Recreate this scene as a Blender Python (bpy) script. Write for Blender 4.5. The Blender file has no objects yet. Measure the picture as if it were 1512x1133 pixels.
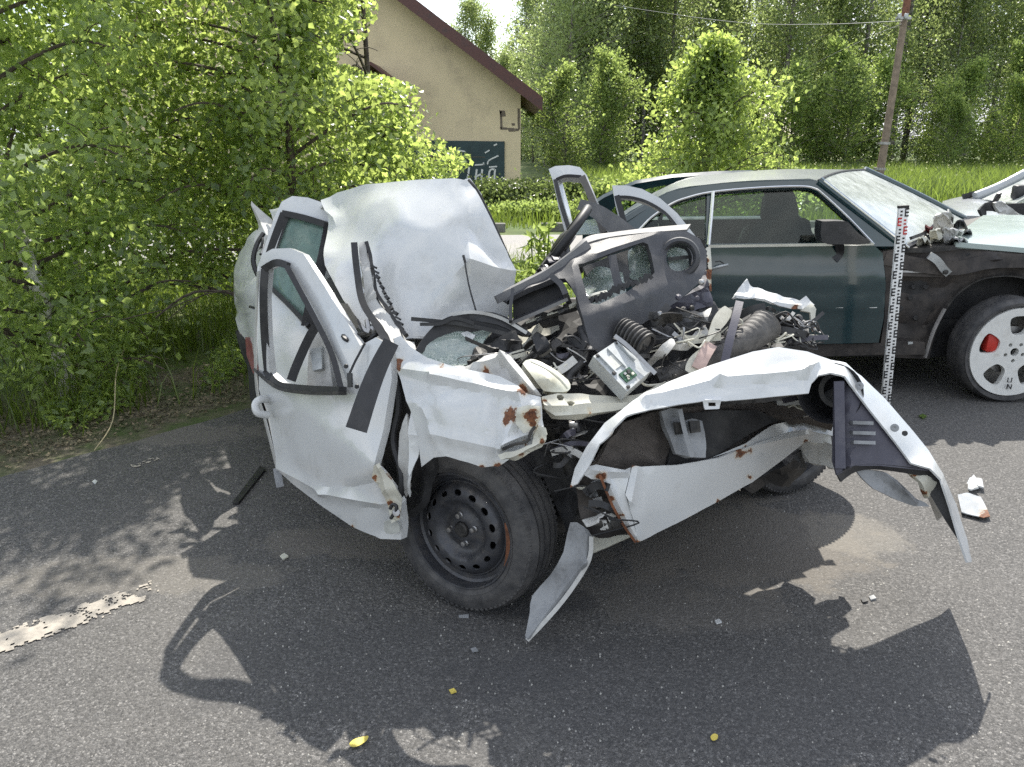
import bpy, bmesh, math, random
import numpy as np
from mathutils import Vector, Matrix, noise
from mathutils.geometry import delaunay_2d_cdt

scene = bpy.context.scene
COL = scene.collection
R = math.radians
rng = np.random.default_rng(7)
random.seed(7)

# ------------------------------------------------------------------ camera, sky, sun, exposure
PITCH, FPX, CAMZ = R(17.8), 1142.0, 1.6
cam_d = bpy.data.cameras.new('camera'); cam = bpy.data.objects.new('camera', cam_d); COL.objects.link(cam)
cam.location = (0, 0, CAMZ); cam.rotation_euler = (R(90) - PITCH, 0, 0)
cam_d.sensor_width = 36; cam_d.lens = 36 * FPX / 1512; cam_d.clip_start = .05; cam_d.clip_end = 1000
scene.camera = cam

SUN = Vector((.11, .86, 1)).normalized()
SUN_EL = math.asin(SUN.z); SUN_AZ = math.atan2(SUN.x, SUN.y)
world = bpy.data.worlds.new('World'); scene.world = world; world.use_nodes = True
wt = world.node_tree; wt.nodes.clear()
wo = wt.nodes.new('ShaderNodeOutputWorld'); wb = wt.nodes.new('ShaderNodeBackground')
sky = wt.nodes.new('ShaderNodeTexSky'); sky.sky_type = 'NISHITA'; sky.sun_disc = False
sky.sun_elevation = SUN_EL; sky.sun_rotation = SUN_AZ; sky.dust_density = 1.5
tc = wt.nodes.new('ShaderNodeTexCoord'); mp = wt.nodes.new('ShaderNodeMapping')
mp.inputs['Scale'].default_value = (1, 1, 2.6)
cn = wt.nodes.new('ShaderNodeTexNoise'); cn.inputs['Scale'].default_value = 2.6; cn.inputs['Detail'].default_value = 9
cr = wt.nodes.new('ShaderNodeValToRGB'); cr.color_ramp.elements[0].position = .34; cr.color_ramp.elements[1].position = .56
cmx = wt.nodes.new('ShaderNodeMix'); cmx.data_type = 'RGBA'; cmx.inputs[7].default_value = (5.1, 5.1, 5.2, 1); c2 = wt.nodes.new('ShaderNodeTexNoise'); c2.inputs['Scale'].default_value = 5.5; c2.inputs['Detail'].default_value = 7; c3 = wt.nodes.new('ShaderNodeValToRGB'); c3.color_ramp.elements[0].color = (.30, .36, .45, 1); c3.color_ramp.elements[0].position = .34; c3.color_ramp.elements[1].color = (1.0, 1.0, 1.0, 1); c3.color_ramp.elements[1].position = .62; c4 = wt.nodes.new('ShaderNodeVectorMath'); c4.operation = 'SCALE'; c4.inputs['Scale'].default_value = 6.4; wt.links.new(mp.outputs['Vector'], c2.inputs['Vector']); wt.links.new(c2.outputs['Fac'], c3.inputs['Fac']); wt.links.new(c3.outputs['Color'], c4.inputs[0]); wt.links.new(c4.outputs['Vector'], cmx.inputs[7])
wt.links.new(tc.outputs['Generated'], mp.inputs['Vector']); wt.links.new(mp.outputs['Vector'], cn.inputs['Vector'])
wt.links.new(cn.outputs['Fac'], cr.inputs['Fac']); wt.links.new(cr.outputs['Color'], cmx.inputs[0])
wt.links.new(sky.outputs['Color'], cmx.inputs[6]); wt.links.new(cmx.outputs[2], wb.inputs['Color'])
wb.inputs['Strength'].default_value = .14
wt.links.new(wb.outputs['Background'], wo.inputs['Surface'])
sun_d = bpy.data.lights.new('sun', 'SUN'); sun_d.energy = 3.7; sun_d.angle = R(.53); sun_d.color = (1, .95, .86)
sun = bpy.data.objects.new('sun', sun_d); COL.objects.link(sun); sun.location = (3, 10, 20)
sun.rotation_euler = SUN.to_track_quat('Z', 'Y').to_euler()
scene.render.engine = 'CYCLES'
scene.view_settings.view_transform = 'Standard'; scene.view_settings.look = 'None'
scene.view_settings.gamma = 1; scene.view_settings.use_curve_mapping = False
scene.view_settings.exposure = 1.1
scene.cycles.max_bounces = 7; scene.cycles.transparent_max_bounces = 12
scene.cycles.use_denoising = False

# ------------------------------------------------------------------ placing helpers
CP, SP = math.cos(PITCH), math.sin(PITCH)
def ray(u, v):
    a, b = (u - 756) / FPX, (v - 566.5) / FPX
    return Vector((a, CP - b * SP, -SP - b * CP))
CAM = Vector((0, 0, CAMZ))
def P(u, v, d): return CAM + ray(u, v) * d
def Q(u, v, y):
    r = ray(u, v); return CAM + r * (y / r.y)
def G(u, v, z=0):
    r = ray(u, v); return CAM + r * ((z - CAMZ) / r.z)
def dY(u, v, y): return y / ray(u, v).y
def pts3(l): return [P(*p) for p in l]

# ------------------------------------------------------------------ object helpers
def thing(name, label, cat, loc=(0, 0, 0), group=None):
    o = bpy.data.objects.new(name, None); COL.objects.link(o); o.location = loc
    o.empty_display_size = .2
    o['label'] = label; o['category'] = cat
    if group: o['group'] = group
    return o
def tag(o, label, cat, group=None):
    o['label'] = label; o['category'] = cat
    if group: o['group'] = group
    return o
def struct(o): o['kind'] = 'structure'; return o
def stuff(o): o['kind'] = 'stuff'; return o
def origin(o):
    v = Vector((0, 0, 0))
    while o: v += o.location; o = o.parent
    return v
def mk(name, verts, faces, mat, parent=None, smooth=True, sharp=38, loc=None):
    """one mesh object; verts in world space"""
    me = bpy.data.meshes.new(name)
    off = origin(parent) if parent else Vector(loc or (0, 0, 0))
    V = np.asarray([tuple(v) for v in verts] if not isinstance(verts, np.ndarray) else verts, dtype=float) - np.array(off)
    if isinstance(faces, np.ndarray):
        n = faces.shape[1]; F = len(faces)
        me.vertices.add(len(V)); me.vertices.foreach_set('co', V.astype(np.float32).ravel())
        me.loops.add(F * n); me.loops.foreach_set('vertex_index', faces.astype(np.int32).ravel())
        me.polygons.add(F); me.polygons.foreach_set('loop_start', np.arange(0, F * n, n, dtype=np.int32))
        me.update(calc_edges=True)
    else:
        me.from_pydata(V.tolist(), [], [tuple(int(i) for i in f) for f in faces])
    if smooth:
        me.polygons.foreach_set('use_smooth', [True] * len(me.polygons))
        if sharp: me.set_sharp_from_angle(angle=R(sharp))
    me.materials.append(mat); me.update()
    o = bpy.data.objects.new(name, me); COL.objects.link(o)
    if parent: o.parent = parent
    elif loc is not None: o.location = loc
    return o
def copy_tree(src, parent=None):
    c = src.copy(); COL.objects.link(c); c.parent = parent
    for ch in list(src.children): copy_tree(ch, c)
    return c

def crom(pts, n, closed=False):
    pts = [Vector(p) for p in pts]; N = len(pts); out = []
    if n <= 1 or N < 3: return pts
    for i in range(N if closed else N - 1):
        if closed: a, b, c, d = pts[(i - 1) % N], pts[i], pts[(i + 1) % N], pts[(i + 2) % N]
        else: a, b, c, d = pts[max(i - 1, 0)], pts[i], pts[i + 1], pts[min(i + 2, N - 1)]
        for k in range(n):
            t = k / n
            out.append(.5 * (2 * b + (c - a) * t + (2 * a - 5 * b + 4 * c - d) * t * t + (3 * b - a - 3 * c + d) * t ** 3))
    if not closed: out.append(pts[-1])
    return out
def inside(pt, loops):
    x, y = pt[:, 0], pt[:, 1]; r = np.zeros(len(pt), bool)
    for L in loops:
        A = np.array([(p[0], p[1]) for p in L]); B = np.roll(A, -1, 0)
        for (x0, y0), (x1, y1) in zip(A, B):
            if y0 == y1: continue
            c = ((y0 > y) != (y1 > y)) & (x < (x1 - x0) * (y - y0) / (y1 - y0) + x0); r ^= c
    return r
def resamp(L, res):
    out = []
    for i in range(len(L)):
        a, b = np.array(L[i][:2], float), np.array(L[(i + 1) % len(L)][:2], float)
        n = max(1, int(np.hypot(*(b - a)) / res + .5))
        for k in range(n): out.append(tuple(a + (b - a) * k / n))
    return out
def tri2d(outer, holes, res, seed=1, lines=()):
    loops = [resamp(outer, res)] + [resamp(h, res) for h in holes]
    V = []; E = []
    for L in loops:
        b = len(V); V += L; E += [(b + i, b + (i + 1) % len(L)) for i in range(len(L))]
    A = np.array(V); lo, hi = A.min(0), A.max(0)
    rg = np.random.default_rng(seed)
    gx, gy = np.meshgrid(np.arange(lo[0], hi[0], res), np.arange(lo[1], hi[1], res * .87))
    gx = gx + (np.arange(gx.shape[0])[:, None] % 2) * res * .5
    g = np.c_[gx.ravel(), gy.ravel()] + rg.uniform(-.15, .15, (gx.size, 2)) * res
    if len(g):
        g = g[inside(g, loops)]
    if len(g):
        B = np.array(V); keep = np.ones(len(g), bool)
        for i in range(0, len(g), 2000):
            d = ((g[i:i + 2000, None, :] - B[None]) ** 2).sum(2).min(1); keep[i:i + 2000] = d > (res * .45) ** 2
        g = g[keep]
        V = V + [tuple(p) for p in g]
    if lines:
        A = np.array(V[:sum(len(L) for L in loops)]); new = []
        for u0, v0, u1, v1 in lines:
            n_ = max(2, int(math.hypot(u1 - u0, v1 - v0) / (res * .8))); q = np.c_[np.linspace(u0, u1, n_), np.linspace(v0, v1, n_)]
            ok = inside(q, loops) & (((q[:, None] - A[None]) ** 2).sum(2).min(1) > (res * .3) ** 2); new.append((q, ok))
        qa = np.concatenate([q[k] for q, k in new]) if new else np.zeros((0, 2)); nb_ = len(A)
        if len(qa): V = V[:nb_] + [p for p in V[nb_:] if ((qa - np.array(p)) ** 2).sum(1).min() > (res * .55) ** 2]
        for q, k in new:
            prev = None
            for p, o in zip(q, k):
                if o:
                    V.append(tuple(p))
                    if prev is not None: E.append((prev, len(V) - 1))
                    prev = len(V) - 1
                else: prev = None
    r = delaunay_2d_cdt([Vector(p) for p in V], E, [], 0, 1e-7)
    C = np.array([tuple(p) for p in r[0]]); F = np.array([f for f in r[2] if len(f) == 3])
    cen = C[F].mean(1); F = F[inside(cen, loops)]
    return C, F
def thicken(name, V, F, mat, parent, face, th, disp=None, attr=None, sharp=38, loc=None):
    """front sheet V,F -> closed plate of real thickness, front side towards point/direction face"""
    def nrm(V):
        n = np.cross(V[F[:, 1]] - V[F[:, 0]], V[F[:, 2]] - V[F[:, 0]]); N = np.zeros_like(V)
        for k in range(3): np.add.at(N, F[:, k], n)
        return N / np.maximum(np.linalg.norm(N, axis=1, keepdims=True), 1e-12), n
    N, n = nrm(V)
    if (n * (face - V[F[:, 0]])).sum() < 0: F = F[:, ::-1]; N = -N
    if disp is not None:
        V = V + N * disp(V)[:, None]; N, n = nrm(V)
    n0 = len(V); W = np.r_[V, V - N * th]
    ed = np.r_[F[:, [0, 1]], F[:, [1, 2]], F[:, [2, 0]]]
    key = {}
    for a, b in ed: key[(a, b)] = 1
    rim = [(b, a, a + n0, b + n0) for a, b in key if (b, a) not in key]
    rim = [(a, b, c, d) for (a, b, c, d) in rim]
    faces = [tuple(f) for f in F] + [tuple(f[::-1] + n0) for f in F] + rim
    o = mk(name, W, faces, mat, parent, sharp=sharp, loc=loc)
    if attr is not None:
        a = o.data.attributes.new('rust', 'FLOAT', 'POINT'); a.data.foreach_set('value', np.r_[attr, attr].astype(np.float32))
    return o
def vnoise(V, s, seed=0):
    o = Vector((seed * 7.3, seed * 3.1, seed * 1.7))
    return np.array([noise.noise(Vector(v) * s + o) for v in V])
def panel(name, mat, parent, pts, holes=(), ctrl=(), th=.004, res=13, bump=0, bs=5, folds=(), rust=(), sm=1, seed=0, sharp=30, y=None, loc=None, bulge=(), crease=0, cs=4):
    """a bent plate: outline read off as directions from the camera, each with its own distance"""
    if y is not None: pts = [(p[0], p[1], dY(p[0], p[1], y)) for p in pts]
    c = [p for p in pts if len(p) > 2] + list(ctrl)
    X = np.array([(p[0], p[1]) for p in c]) / 300.; w = 1 / np.array([p[2] for p in c])
    def U(r2): return np.where(r2 > 1e-12, .5 * r2 * np.log(np.maximum(r2, 1e-12)), 0)
    n = len(c)
    if n >= 3:
        K = U(((X[:, None] - X[None]) ** 2).sum(2)) + np.eye(n) * 2e-4; Pm = np.c_[np.ones(n), X]
        A = np.block([[K, Pm], [Pm.T, np.zeros((3, 3))]])
        sol = np.linalg.lstsq(A, np.r_[w, 0, 0, 0], rcond=None)[0]
        def depth(q):
            q = q / 300.; return 1 / (U(((q[:, None] - X[None]) ** 2).sum(2)) @ sol[:n] + np.c_[np.ones(len(q)), q] @ sol[n:])
    else:
        def depth(q): return np.full(len(q), 1 / w.mean())
    o2 = [(p[0], p[1]) for p in pts]
    if sm > 1: o2 = [(p.x, p.y) for p in crom([(a, b, 0) for a, b in o2], sm, True)]
    C, F = tri2d(o2, holes, res, seed + 1, [f[:4] for f in folds])
    d = depth(C)
    V = np.array([tuple(P(u, v, k)) for (u, v), k in zip(C, d)])
    def disp(V):
        r = np.zeros(len(V))
        if bump: r += bump * (vnoise(V, bs, seed) + .5 * vnoise(V, bs * 2.3, seed + 5))
        if crease: r += crease * (1 - np.minimum(1, np.abs(vnoise(V, cs, seed + 9)) * 4)) ** 2 * np.clip(vnoise(V, 2.1, seed + 3) * 2 + .5, 0, 1)
        for u0, v0, ru, rv, amp in bulge: r += amp * np.exp(-((C[:, 0] - u0) / ru) ** 2 - ((C[:, 1] - v0) / rv) ** 2)
        for f in folds:
            u0, v0, u1, v1, amp, wd = f[:6]
            a = np.array((u0, v0)); b = np.array((u1, v1)); L = ((b - a) ** 2).sum()
            t = np.clip(((C - a) @ (b - a)) / L, 0, 1); dist = np.linalg.norm(C - (a + t[:, None] * (b - a)), axis=1)
            r += amp * np.maximum(0, 1 - dist / wd)
        return r
    at = None
    if rust:
        at = np.zeros(len(C))
        for u, v, rr in rust: at = np.maximum(at, np.clip(1 - np.hypot(C[:, 0] - u, C[:, 1] - v) / rr, 0, 1))
    return thicken(name, V, F, mat, parent, np.array(CAM), th, disp if (bump or folds or bulge or crease) else None, at, sharp, loc)
def plate(name, mat, parent, o, ex, ey, outer, holes, th, res, hf=None, sharp=38):
    """flat plate with holes in a local frame, front side along ex x ey"""
    C, F = tri2d(outer, holes, res); o, ex, ey = map(lambda q: np.array(q, float), (o, ex, ey)); ez = np.cross(ex, ey)
    V = o + C[:, :1] * ex + C[:, 1:] * ey
    if hf is not None: V = V + hf(C)[:, None] * ez
    return thicken(name, V, F, mat, parent, o + ez * 50, th, sharp=sharp)
def frames(pts):
    T = [(pts[min(i + 1, len(pts) - 1)] - pts[max(i - 1, 0)]).normalized() for i in range(len(pts))]
    a = Vector((0, 0, 1)) if abs(T[0].z) < .9 else Vector((1, 0, 0)); n = (a - T[0] * a.dot(T[0])).normalized(); out = []
    for t in T:
        n = (n - t * n.dot(t)); n = n.normalized() if n.length > 1e-6 else t.orthogonal().normalized()
        out.append((t, n, t.cross(n)))
    return out
def tube_vf(pts, r, n=8, sub=5, closed_caps=True, rf=None, base=0):
    pts = crom(pts, sub); fr = frames(pts); V = []; F = []
    for i, (p, (t, a, b)) in enumerate(zip(pts, fr)):
        k = i / (len(pts) - 1); rr = r(k) if callable(r) else r
        if rf: rr *= rf(i)
        for j in range(n):
            th = 2 * math.pi * j / n; V.append(p + a * (rr * math.cos(th)) + b * (rr * math.sin(th)))
    m = len(pts)
    for i in range(m - 1):
        for j in range(n): F.append((base + i * n + j, base + i * n + (j + 1) % n, base + (i + 1) * n + (j + 1) % n, base + (i + 1) * n + j))
    F.append(tuple(base + j for j in range(n))[::-1]); F.append(tuple(base + (m - 1) * n + j for j in range(n)))
    return V, F
def tube(name, mat, parent, pts, r, n=8, sub=5, rf=None, loc=None):
    V, F = tube_vf(pts, r, n, sub, rf=rf); return mk(name, V, F, mat, parent, sharp=50, loc=loc)
def ribbon(name, mat, parent, pts, w, th, sub=5, look=None, loc=None):
    """flat bar following pts, its broad side towards the viewer of the photo or along look"""
    pts = crom(pts, sub); V = []; F = []
    for i, p in enumerate(pts):
        t = (pts[min(i + 1, len(pts) - 1)] - pts[max(i - 1, 0)]).normalized()
        vdir = (Vector(look) if look else (CAM - p)).normalized(); s = t.cross(vdir).normalized(); nn = s.cross(t).normalized()
        k = i / (len(pts) - 1); ww = w(k) if callable(w) else w
        for a, b in ((-1, 1), (1, 1), (1, -1), (-1, -1)): V.append(p + s * (a * ww / 2) + nn * (b * th / 2))
    m = len(pts)
    for i in range(m - 1):
        for j in range(4): F.append((i * 4 + j, i * 4 + (j + 1) % 4, i * 4 + 4 + (j + 1) % 4, i * 4 + 4 + j))
    F.append((3, 2, 1, 0)); F.append(tuple((m - 1) * 4 + j for j in range(4)))
    return mk(name, V, F, mat, parent, sharp=30, loc=loc)
def lathe(name, mat, parent, c, ax, prof, n=48, sharp=35, wob=None):
    c = Vector(c); ax = Vector(ax).normalized(); a = Vector((0, 0, 1)); a = (a - ax * a.dot(ax)).normalized(); b = ax.cross(a)
    V = []; F = []; m = len(prof)
    for i in range(n):
        t = 2 * math.pi * i / n; d = a * math.cos(t) + b * math.sin(t)
        for j, (h, r) in enumerate(prof): V.append(c + ax * h + d * (r + (wob(i, j) if wob else 0)))
    for i in range(n):
        for j in range(m - 1): F.append((i * m + j, ((i + 1) % n) * m + j, ((i + 1) % n) * m + j + 1, i * m + j + 1))
    return mk(name, V, F, mat, parent, sharp=sharp)
def loft(name, mat, parent, rows, th=.004, face=None, bulge=None, loc=None, sub=1):
    """sheet through rows of points of equal count"""
    rows = [crom(r, sub) for r in rows]; n = len(rows[0]); V = np.array([tuple(p) for r in rows for p in r]); F = []
    for i in range(len(rows) - 1):
        for j in range(n - 1):
            a = i * n + j; F += [(a, a + 1, a + n + 1), (a, a + n + 1, a + n)]
    return thicken(name, V, np.array(F), mat, parent, np.array(face if face is not None else CAM), th, sharp=35, loc=loc)
def box(name, mat, parent, c, s, rot=None, bev=.0, loc=None, jit=0):
    bm = bmesh.new(); bmesh.ops.create_cube(bm, size=1); bmesh.ops.scale(bm, vec=s, verts=bm.verts)
    if bev: bmesh.ops.bevel(bm, geom=bm.edges[:], offset=bev, segments=2, affect='EDGES', profile=.5)
    M = Matrix.Translation(Vector(c)) @ (rot.to_4x4() if rot is not None else Matrix.Identity(4)); bmesh.ops.transform(bm, matrix=M, verts=bm.verts)
    bm.verts.ensure_lookup_table(); V = [v.co + Vector((random.uniform(-jit, jit), random.uniform(-jit, jit), random.uniform(-jit, jit))) for v in bm.verts]
    F = [[v.index for v in f.verts] for f in bm.faces]; bm.free()
    return mk(name, V, F, mat, parent, sharp=40, loc=loc)
def hull(name, mat, parent, pts, loc=None):
    bm = bmesh.new(); [bm.verts.new(p) for p in pts]; bmesh.ops.convex_hull(bm, input=bm.verts)
    for v in [v for v in bm.verts if not v.link_faces]: bm.verts.remove(v)
    bm.verts.index_update(); V = [v.co.copy() for v in bm.verts]; F = [[v.index for v in f.verts] for f in bm.faces]; bm.free()
    return mk(name, V, F, mat, parent, sharp=30, loc=loc)

# ------------------------------------------------------------------ materials
def mat_new(name):
    m = bpy.data.materials.new(name); m.use_nodes = True; t = m.node_tree; b = t.nodes['Principled BSDF']; return m, t, b
def nz(t, scale, detail=4, coord='pos', rough=.6, dist=0):
    n = t.nodes.new('ShaderNodeTexNoise'); n.inputs['Scale'].default_value = scale; n.inputs['Detail'].default_value = detail
    n.inputs['Roughness'].default_value = rough; n.inputs['Distortion'].default_value = dist
    g = t.nodes.new('ShaderNodeNewGeometry') if coord == 'pos' else t.nodes.new('ShaderNodeTexCoord')
    t.links.new(g.outputs['Position' if coord == 'pos' else 'Object'], n.inputs['Vector']); return n.outputs['Fac']
def ramp(t, src, stops):
    r = t.nodes.new('ShaderNodeValToRGB'); e = r.color_ramp.elements
    while len(e) < len(stops): e.new(.5)
    for i, (p, c) in enumerate(stops): e[i].position = p; e[i].color = (*c, 1) if len(c) == 3 else c
    t.links.new(src, r.inputs['Fac']); return r.outputs['Color']
def mix(t, f, a, b):
    m = t.nodes.new('ShaderNodeMix'); m.data_type = 'RGBA'
    for s, k in ((f, 0), (a, 6), (b, 7)):
        if hasattr(s, 'is_linked'): t.links.new(s, m.inputs[k])
        elif isinstance(s, (int, float)): m.inputs[k].default_value = s
        else: m.inputs[k].default_value = (*s, 1)
    return m.outputs[2]
def math_(t, op, a, b=0, clamp=False):
    m = t.nodes.new('ShaderNodeMath'); m.operation = op; m.use_clamp = clamp
    for s, k in ((a, 0), (b, 1)):
        if hasattr(s, 'is_linked'): t.links.new(s, m.inputs[k])
        else: m.inputs[k].default_value = s
    return m.outputs[0]
def bump(t, b, src, st=.2, d=.01):
    n = t.nodes.new('ShaderNodeBump'); n.inputs['Strength'].default_value = st; n.inputs['Distance'].default_value = d
    t.links.new(src, n.inputs['Height']); t.links.new(n.outputs['Normal'], b.inputs['Normal'])
def simple(name, c, rough=.5, metal=0, var=.25, sc=20, coat=0, bmp=0, bsc=200, dirt=None, dsc=6, coord='pos', spec=.5, dlo=.5, dhi=.75):
    m, t, b = mat_new(name); c = Vector(c)
    col = ramp(t, nz(t, sc, 5, coord), [(.3, c * (1 - var)), (.7, c * (1 + var))])
    if dirt: col = mix(t, ramp(t, nz(t, dsc, 8, coord, .7), [(dlo, (0, 0, 0)), (dhi, (1, 1, 1))]), col, dirt)
    t.links.new(col, b.inputs['Base Color']); b.inputs['Roughness'].default_value = rough; b.inputs['Metallic'].default_value = metal
    b.inputs['Coat Weight'].default_value = coat; b.inputs['Coat Roughness'].default_value = .06; b.inputs['Specular IOR Level'].default_value = spec
    if bmp: bump(t, b, nz(t, bsc, 3, coord), bmp, .004)
    return m
def paint(name, c, dirt=(.27, .255, .215), dlo=.49, dhi=.85, coat=.85, rough=.28):
    m, t, b = mat_new(name); c = Vector(c)
    col = mix(t, ramp(t, nz(t, 5, 10, rough=.74), [(dlo, (0, 0, 0)), (dhi, (.6, .6, .6))]), c, dirt)
    col = mix(t, ramp(t, nz(t, 130, 3), [(.66, (0, 0, 0)), (.74, (.5, .5, .5))]), col, dirt)
    # thin scratches and grime runs
    mpn = t.nodes.new('ShaderNodeMapping'); mpn.inputs['Scale'].default_value = (30, 30, 3); mpn.inputs['Rotation'].default_value = (.4, .3, .2)
    g = t.nodes.new('ShaderNodeNewGeometry'); t.links.new(g.outputs['Position'], mpn.inputs['Vector'])
    sn = t.nodes.new('ShaderNodeTexNoise'); sn.inputs['Scale'].default_value = 2; sn.inputs['Detail'].default_value = 6; t.links.new(mpn.outputs['Vector'], sn.inputs['Vector'])
    col = mix(t, ramp(t, sn.outputs['Fac'], [(.66, (0, 0, 0)), (.76, (.22, .22, .22))]), col, dirt)
    at = t.nodes.new('ShaderNodeAttribute'); at.attribute_name = 'rust'
    n = nz(t, 45, 6, rough=.75)
    s = math_(t, 'ADD', at.outputs['Fac'], math_(t, 'MULTIPLY', math_(t, 'SUBTRACT', n, .5), 1.1))
    halo = ramp(t, s, [(.25, (0, 0, 0)), (.6, (1, 1, 1))]); core = ramp(t, s, [(.50, (0, 0, 0)), (.56, (1, 1, 1))])
    col = mix(t, math_(t, 'MULTIPLY', halo, .5), col, (.50, .36, .17))
    rc = ramp(t, nz(t, 90, 4), [(.35, (.06, .022, .012)), (.65, (.22, .085, .035))]); col = mix(t, core, col, rc)
    t.links.new(col, b.inputs['Base Color'])
    t.links.new(math_(t, 'ADD', math_(t, 'MULTIPLY', core, .4), math_(t, 'ADD', math_(t, 'MULTIPLY', nz(t, 8, 6), .3), rough - .1)), b.inputs['Roughness'])
    t.links.new(math_(t, 'SUBTRACT', coat, core, True), b.inputs['Coat Weight']); b.inputs['Coat Roughness'].default_value = .12
    bump(t, b, math_(t, 'ADD', nz(t, 3.2, 2), math_(t, 'MULTIPLY', nz(t, 60, 3), .02)), .18, .03)
    return m
def glass(name, tint, refl=1.0, rough=.02, dirt=0, dcol=(.62, .65, .62)):
    m, t, b = mat_new(name); t.nodes.remove(b); out = t.nodes['Material Output']
    tr = t.nodes.new('ShaderNodeBsdfTransparent'); tr.inputs['Color'].default_value = (*tint, 1)
    gl = t.nodes.new('ShaderNodeBsdfGlossy'); gl.inputs['Roughness'].default_value = rough
    fr = t.nodes.new('ShaderNodeFresnel'); fr.inputs['IOR'].default_value = 1.52
    mx = t.nodes.new('ShaderNodeMixShader'); t.links.new(math_(t, 'MULTIPLY', fr.outputs[0], refl, True), mx.inputs[0])
    t.links.new(tr.outputs[0], mx.inputs[1]); t.links.new(gl.outputs[0], mx.inputs[2]); last = mx.outputs[0]
    if dirt:
        df = t.nodes.new('ShaderNodeBsdfDiffuse'); df.inputs['Color'].default_value = (*dcol, 1); m2 = t.nodes.new('ShaderNodeMixShader')
        t.links.new(ramp(t, nz(t, 9, 8, rough=.7), [(.35, (dirt * .6,) * 3), (.75, (min(1, dirt * 1.5),) * 3)]), m2.inputs[0])
        t.links.new(last, m2.inputs[1]); t.links.new(df.outputs[0], m2.inputs[2]); last = m2.outputs[0]
    t.links.new(last, out.inputs['Surface']); return m
def leafmat(name, dark, light, trans, tw=.5, sc=2.0, sp=.6):
    m, t, b = mat_new(name); out = t.nodes['Material Output']
    geo = t.nodes.new('ShaderNodeNewGeometry'); oi = t.nodes.new('ShaderNodeObjectInfo')
    f = math_(t, 'ADD', math_(t, 'MULTIPLY', geo.outputs['Random Per Island'], .55), math_(t, 'MULTIPLY', nz(t, sc, 3), .55))
    f = math_(t, 'ADD', f, math_(t, 'MULTIPLY', math_(t, 'SUBTRACT', oi.outputs['Random'], .5), .25))
    col = ramp(t, f, [(.25, dark), (.8, light)]); t.links.new(col, b.inputs['Base Color'])
    b.inputs['Roughness'].default_value = .33; b.inputs['Specular IOR Level'].default_value = sp
    tl = t.nodes.new('ShaderNodeBsdfTranslucent'); t.links.new(ramp(t, f, [(.2, Vector(trans) * .65), (.85, Vector(trans) * 1.2)]), tl.inputs['Color'])
    mx = t.nodes.new('ShaderNodeMixShader'); mx.inputs[0].default_value = tw
    t.links.new(b.outputs[0], mx.inputs[1]); t.links.new(tl.outputs[0], mx.inputs[2]); t.links.new(mx.outputs[0], out.inputs['Surface']); return m

WHITE = paint('white_paint', (.555, .565, .56), dlo=.53)
CREAM = paint('cream_primer', (.55, .54, .46), dirt=(.22, .19, .14), dlo=.45, dhi=.75, coat=.1, rough=.5)
GREYW = paint('dirty_white_metal', (.50, .50, .48), dirt=(.16, .14, .12), dlo=.42, dhi=.7, coat=.1, rough=.5)
TEAL = paint('dark_teal_paint', (.006, .030, .036), dirt=(.04, .05, .05), dlo=.6, dhi=1, coat=1, rough=.22)
SILVER = paint('silver_paint', (.36, .38, .40), coat=.8)
ROOFT = paint('dusty_sheen_teal_roof_paint', (.020, .045, .055), dirt=(.125, .145, .15), dlo=.34, dhi=.72, coat=.5, rough=.45)  # roof dust, greyed further to carry the bright sheen in the colour
HOODM = paint('faded_green_grey_paint', (.30, .36, .34), dirt=(.42, .46, .42), coat=.4)
BLACKP = simple('black_plastic', (.022, .022, .024), .45, var=.3, bmp=.15, dirt=(.09, .085, .08), dlo=.5, dhi=.9)
SEAL = simple('black_rubber_seal', (.016, .016, .017), .55, var=.3, dirt=(.07, .068, .065), dlo=.5, dhi=.85)
DASH = simple('grey_dash_plastic', (.044, .045, .050), .5, var=.15, bmp=.25, bsc=500, dirt=(.12, .115, .11), dlo=.52, dhi=.95, dsc=9)
DASHT = simple('sunlit_dash_plastic', (.12, .12, .122), .55, var=.15, bmp=.25, bsc=500, dirt=(.22, .21, .20), dlo=.45, dhi=.8)  # lighter copy of the dash plastic; sun on the top put in colour
RUBBER = simple('tyre_rubber', (.034, .034, .036), .7, var=.25, bmp=.25, bsc=120, dirt=(.11, .105, .10), dlo=.38, dhi=.8, dsc=14)
RIMM = simple('dark_steel_rim', (.055, .057, .064), .4, .3, var=.3, bmp=.15, bsc=90, dirt=(.11, .10, .09), dlo=.48, dhi=.8, dsc=18, coord='pos')
RUST = simple('rusty_steel', (.16, .062, .028), .8, .1, var=.6, sc=30, bmp=.6, bsc=90, dirt=(.06, .04, .03))
STEEL = simple('bare_steel', (.40, .40, .40), .38, .8, var=.3, dirt=(.12, .10, .08), dlo=.45, dhi=.75, dsc=20)
ALU = simple('cast_aluminium', (.46, .48, .48), .5, .45, var=.15, dirt=(.2, .19, .17), dlo=.5, dhi=.85, dsc=20)
GRIME = simple('grimy_metal', (.026, .025, .024), .6, .2, var=.6, sc=25, bmp=.6, bsc=70, dirt=(.085, .078, .068), dlo=.45, dhi=.8, dsc=18)
DARKIN = simple('dark_interior', (.02, .02, .021), .7, var=.5, sc=14, dirt=(.07, .066, .06), dlo=.5, dhi=.9)
FELT = simple('brown_grey_felt', (.075, .065, .058), .95, var=.35, sc=40, bmp=.9, bsc=160, dirt=(.15, .13, .115), dlo=.4, dhi=.8)
PURPLE = simple('grey_purple_plastic', (.060, .058, .078), .5, var=.15, bmp=.15, dirt=(.14, .135, .14), dlo=.52, dhi=.9, dsc=10)
LINER = simple('grey_liner_plastic', (.30, .31, .32), .5, var=.2, bmp=.2, dirt=(.08, .08, .08), dlo=.42, dhi=.7, dsc=10)
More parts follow.
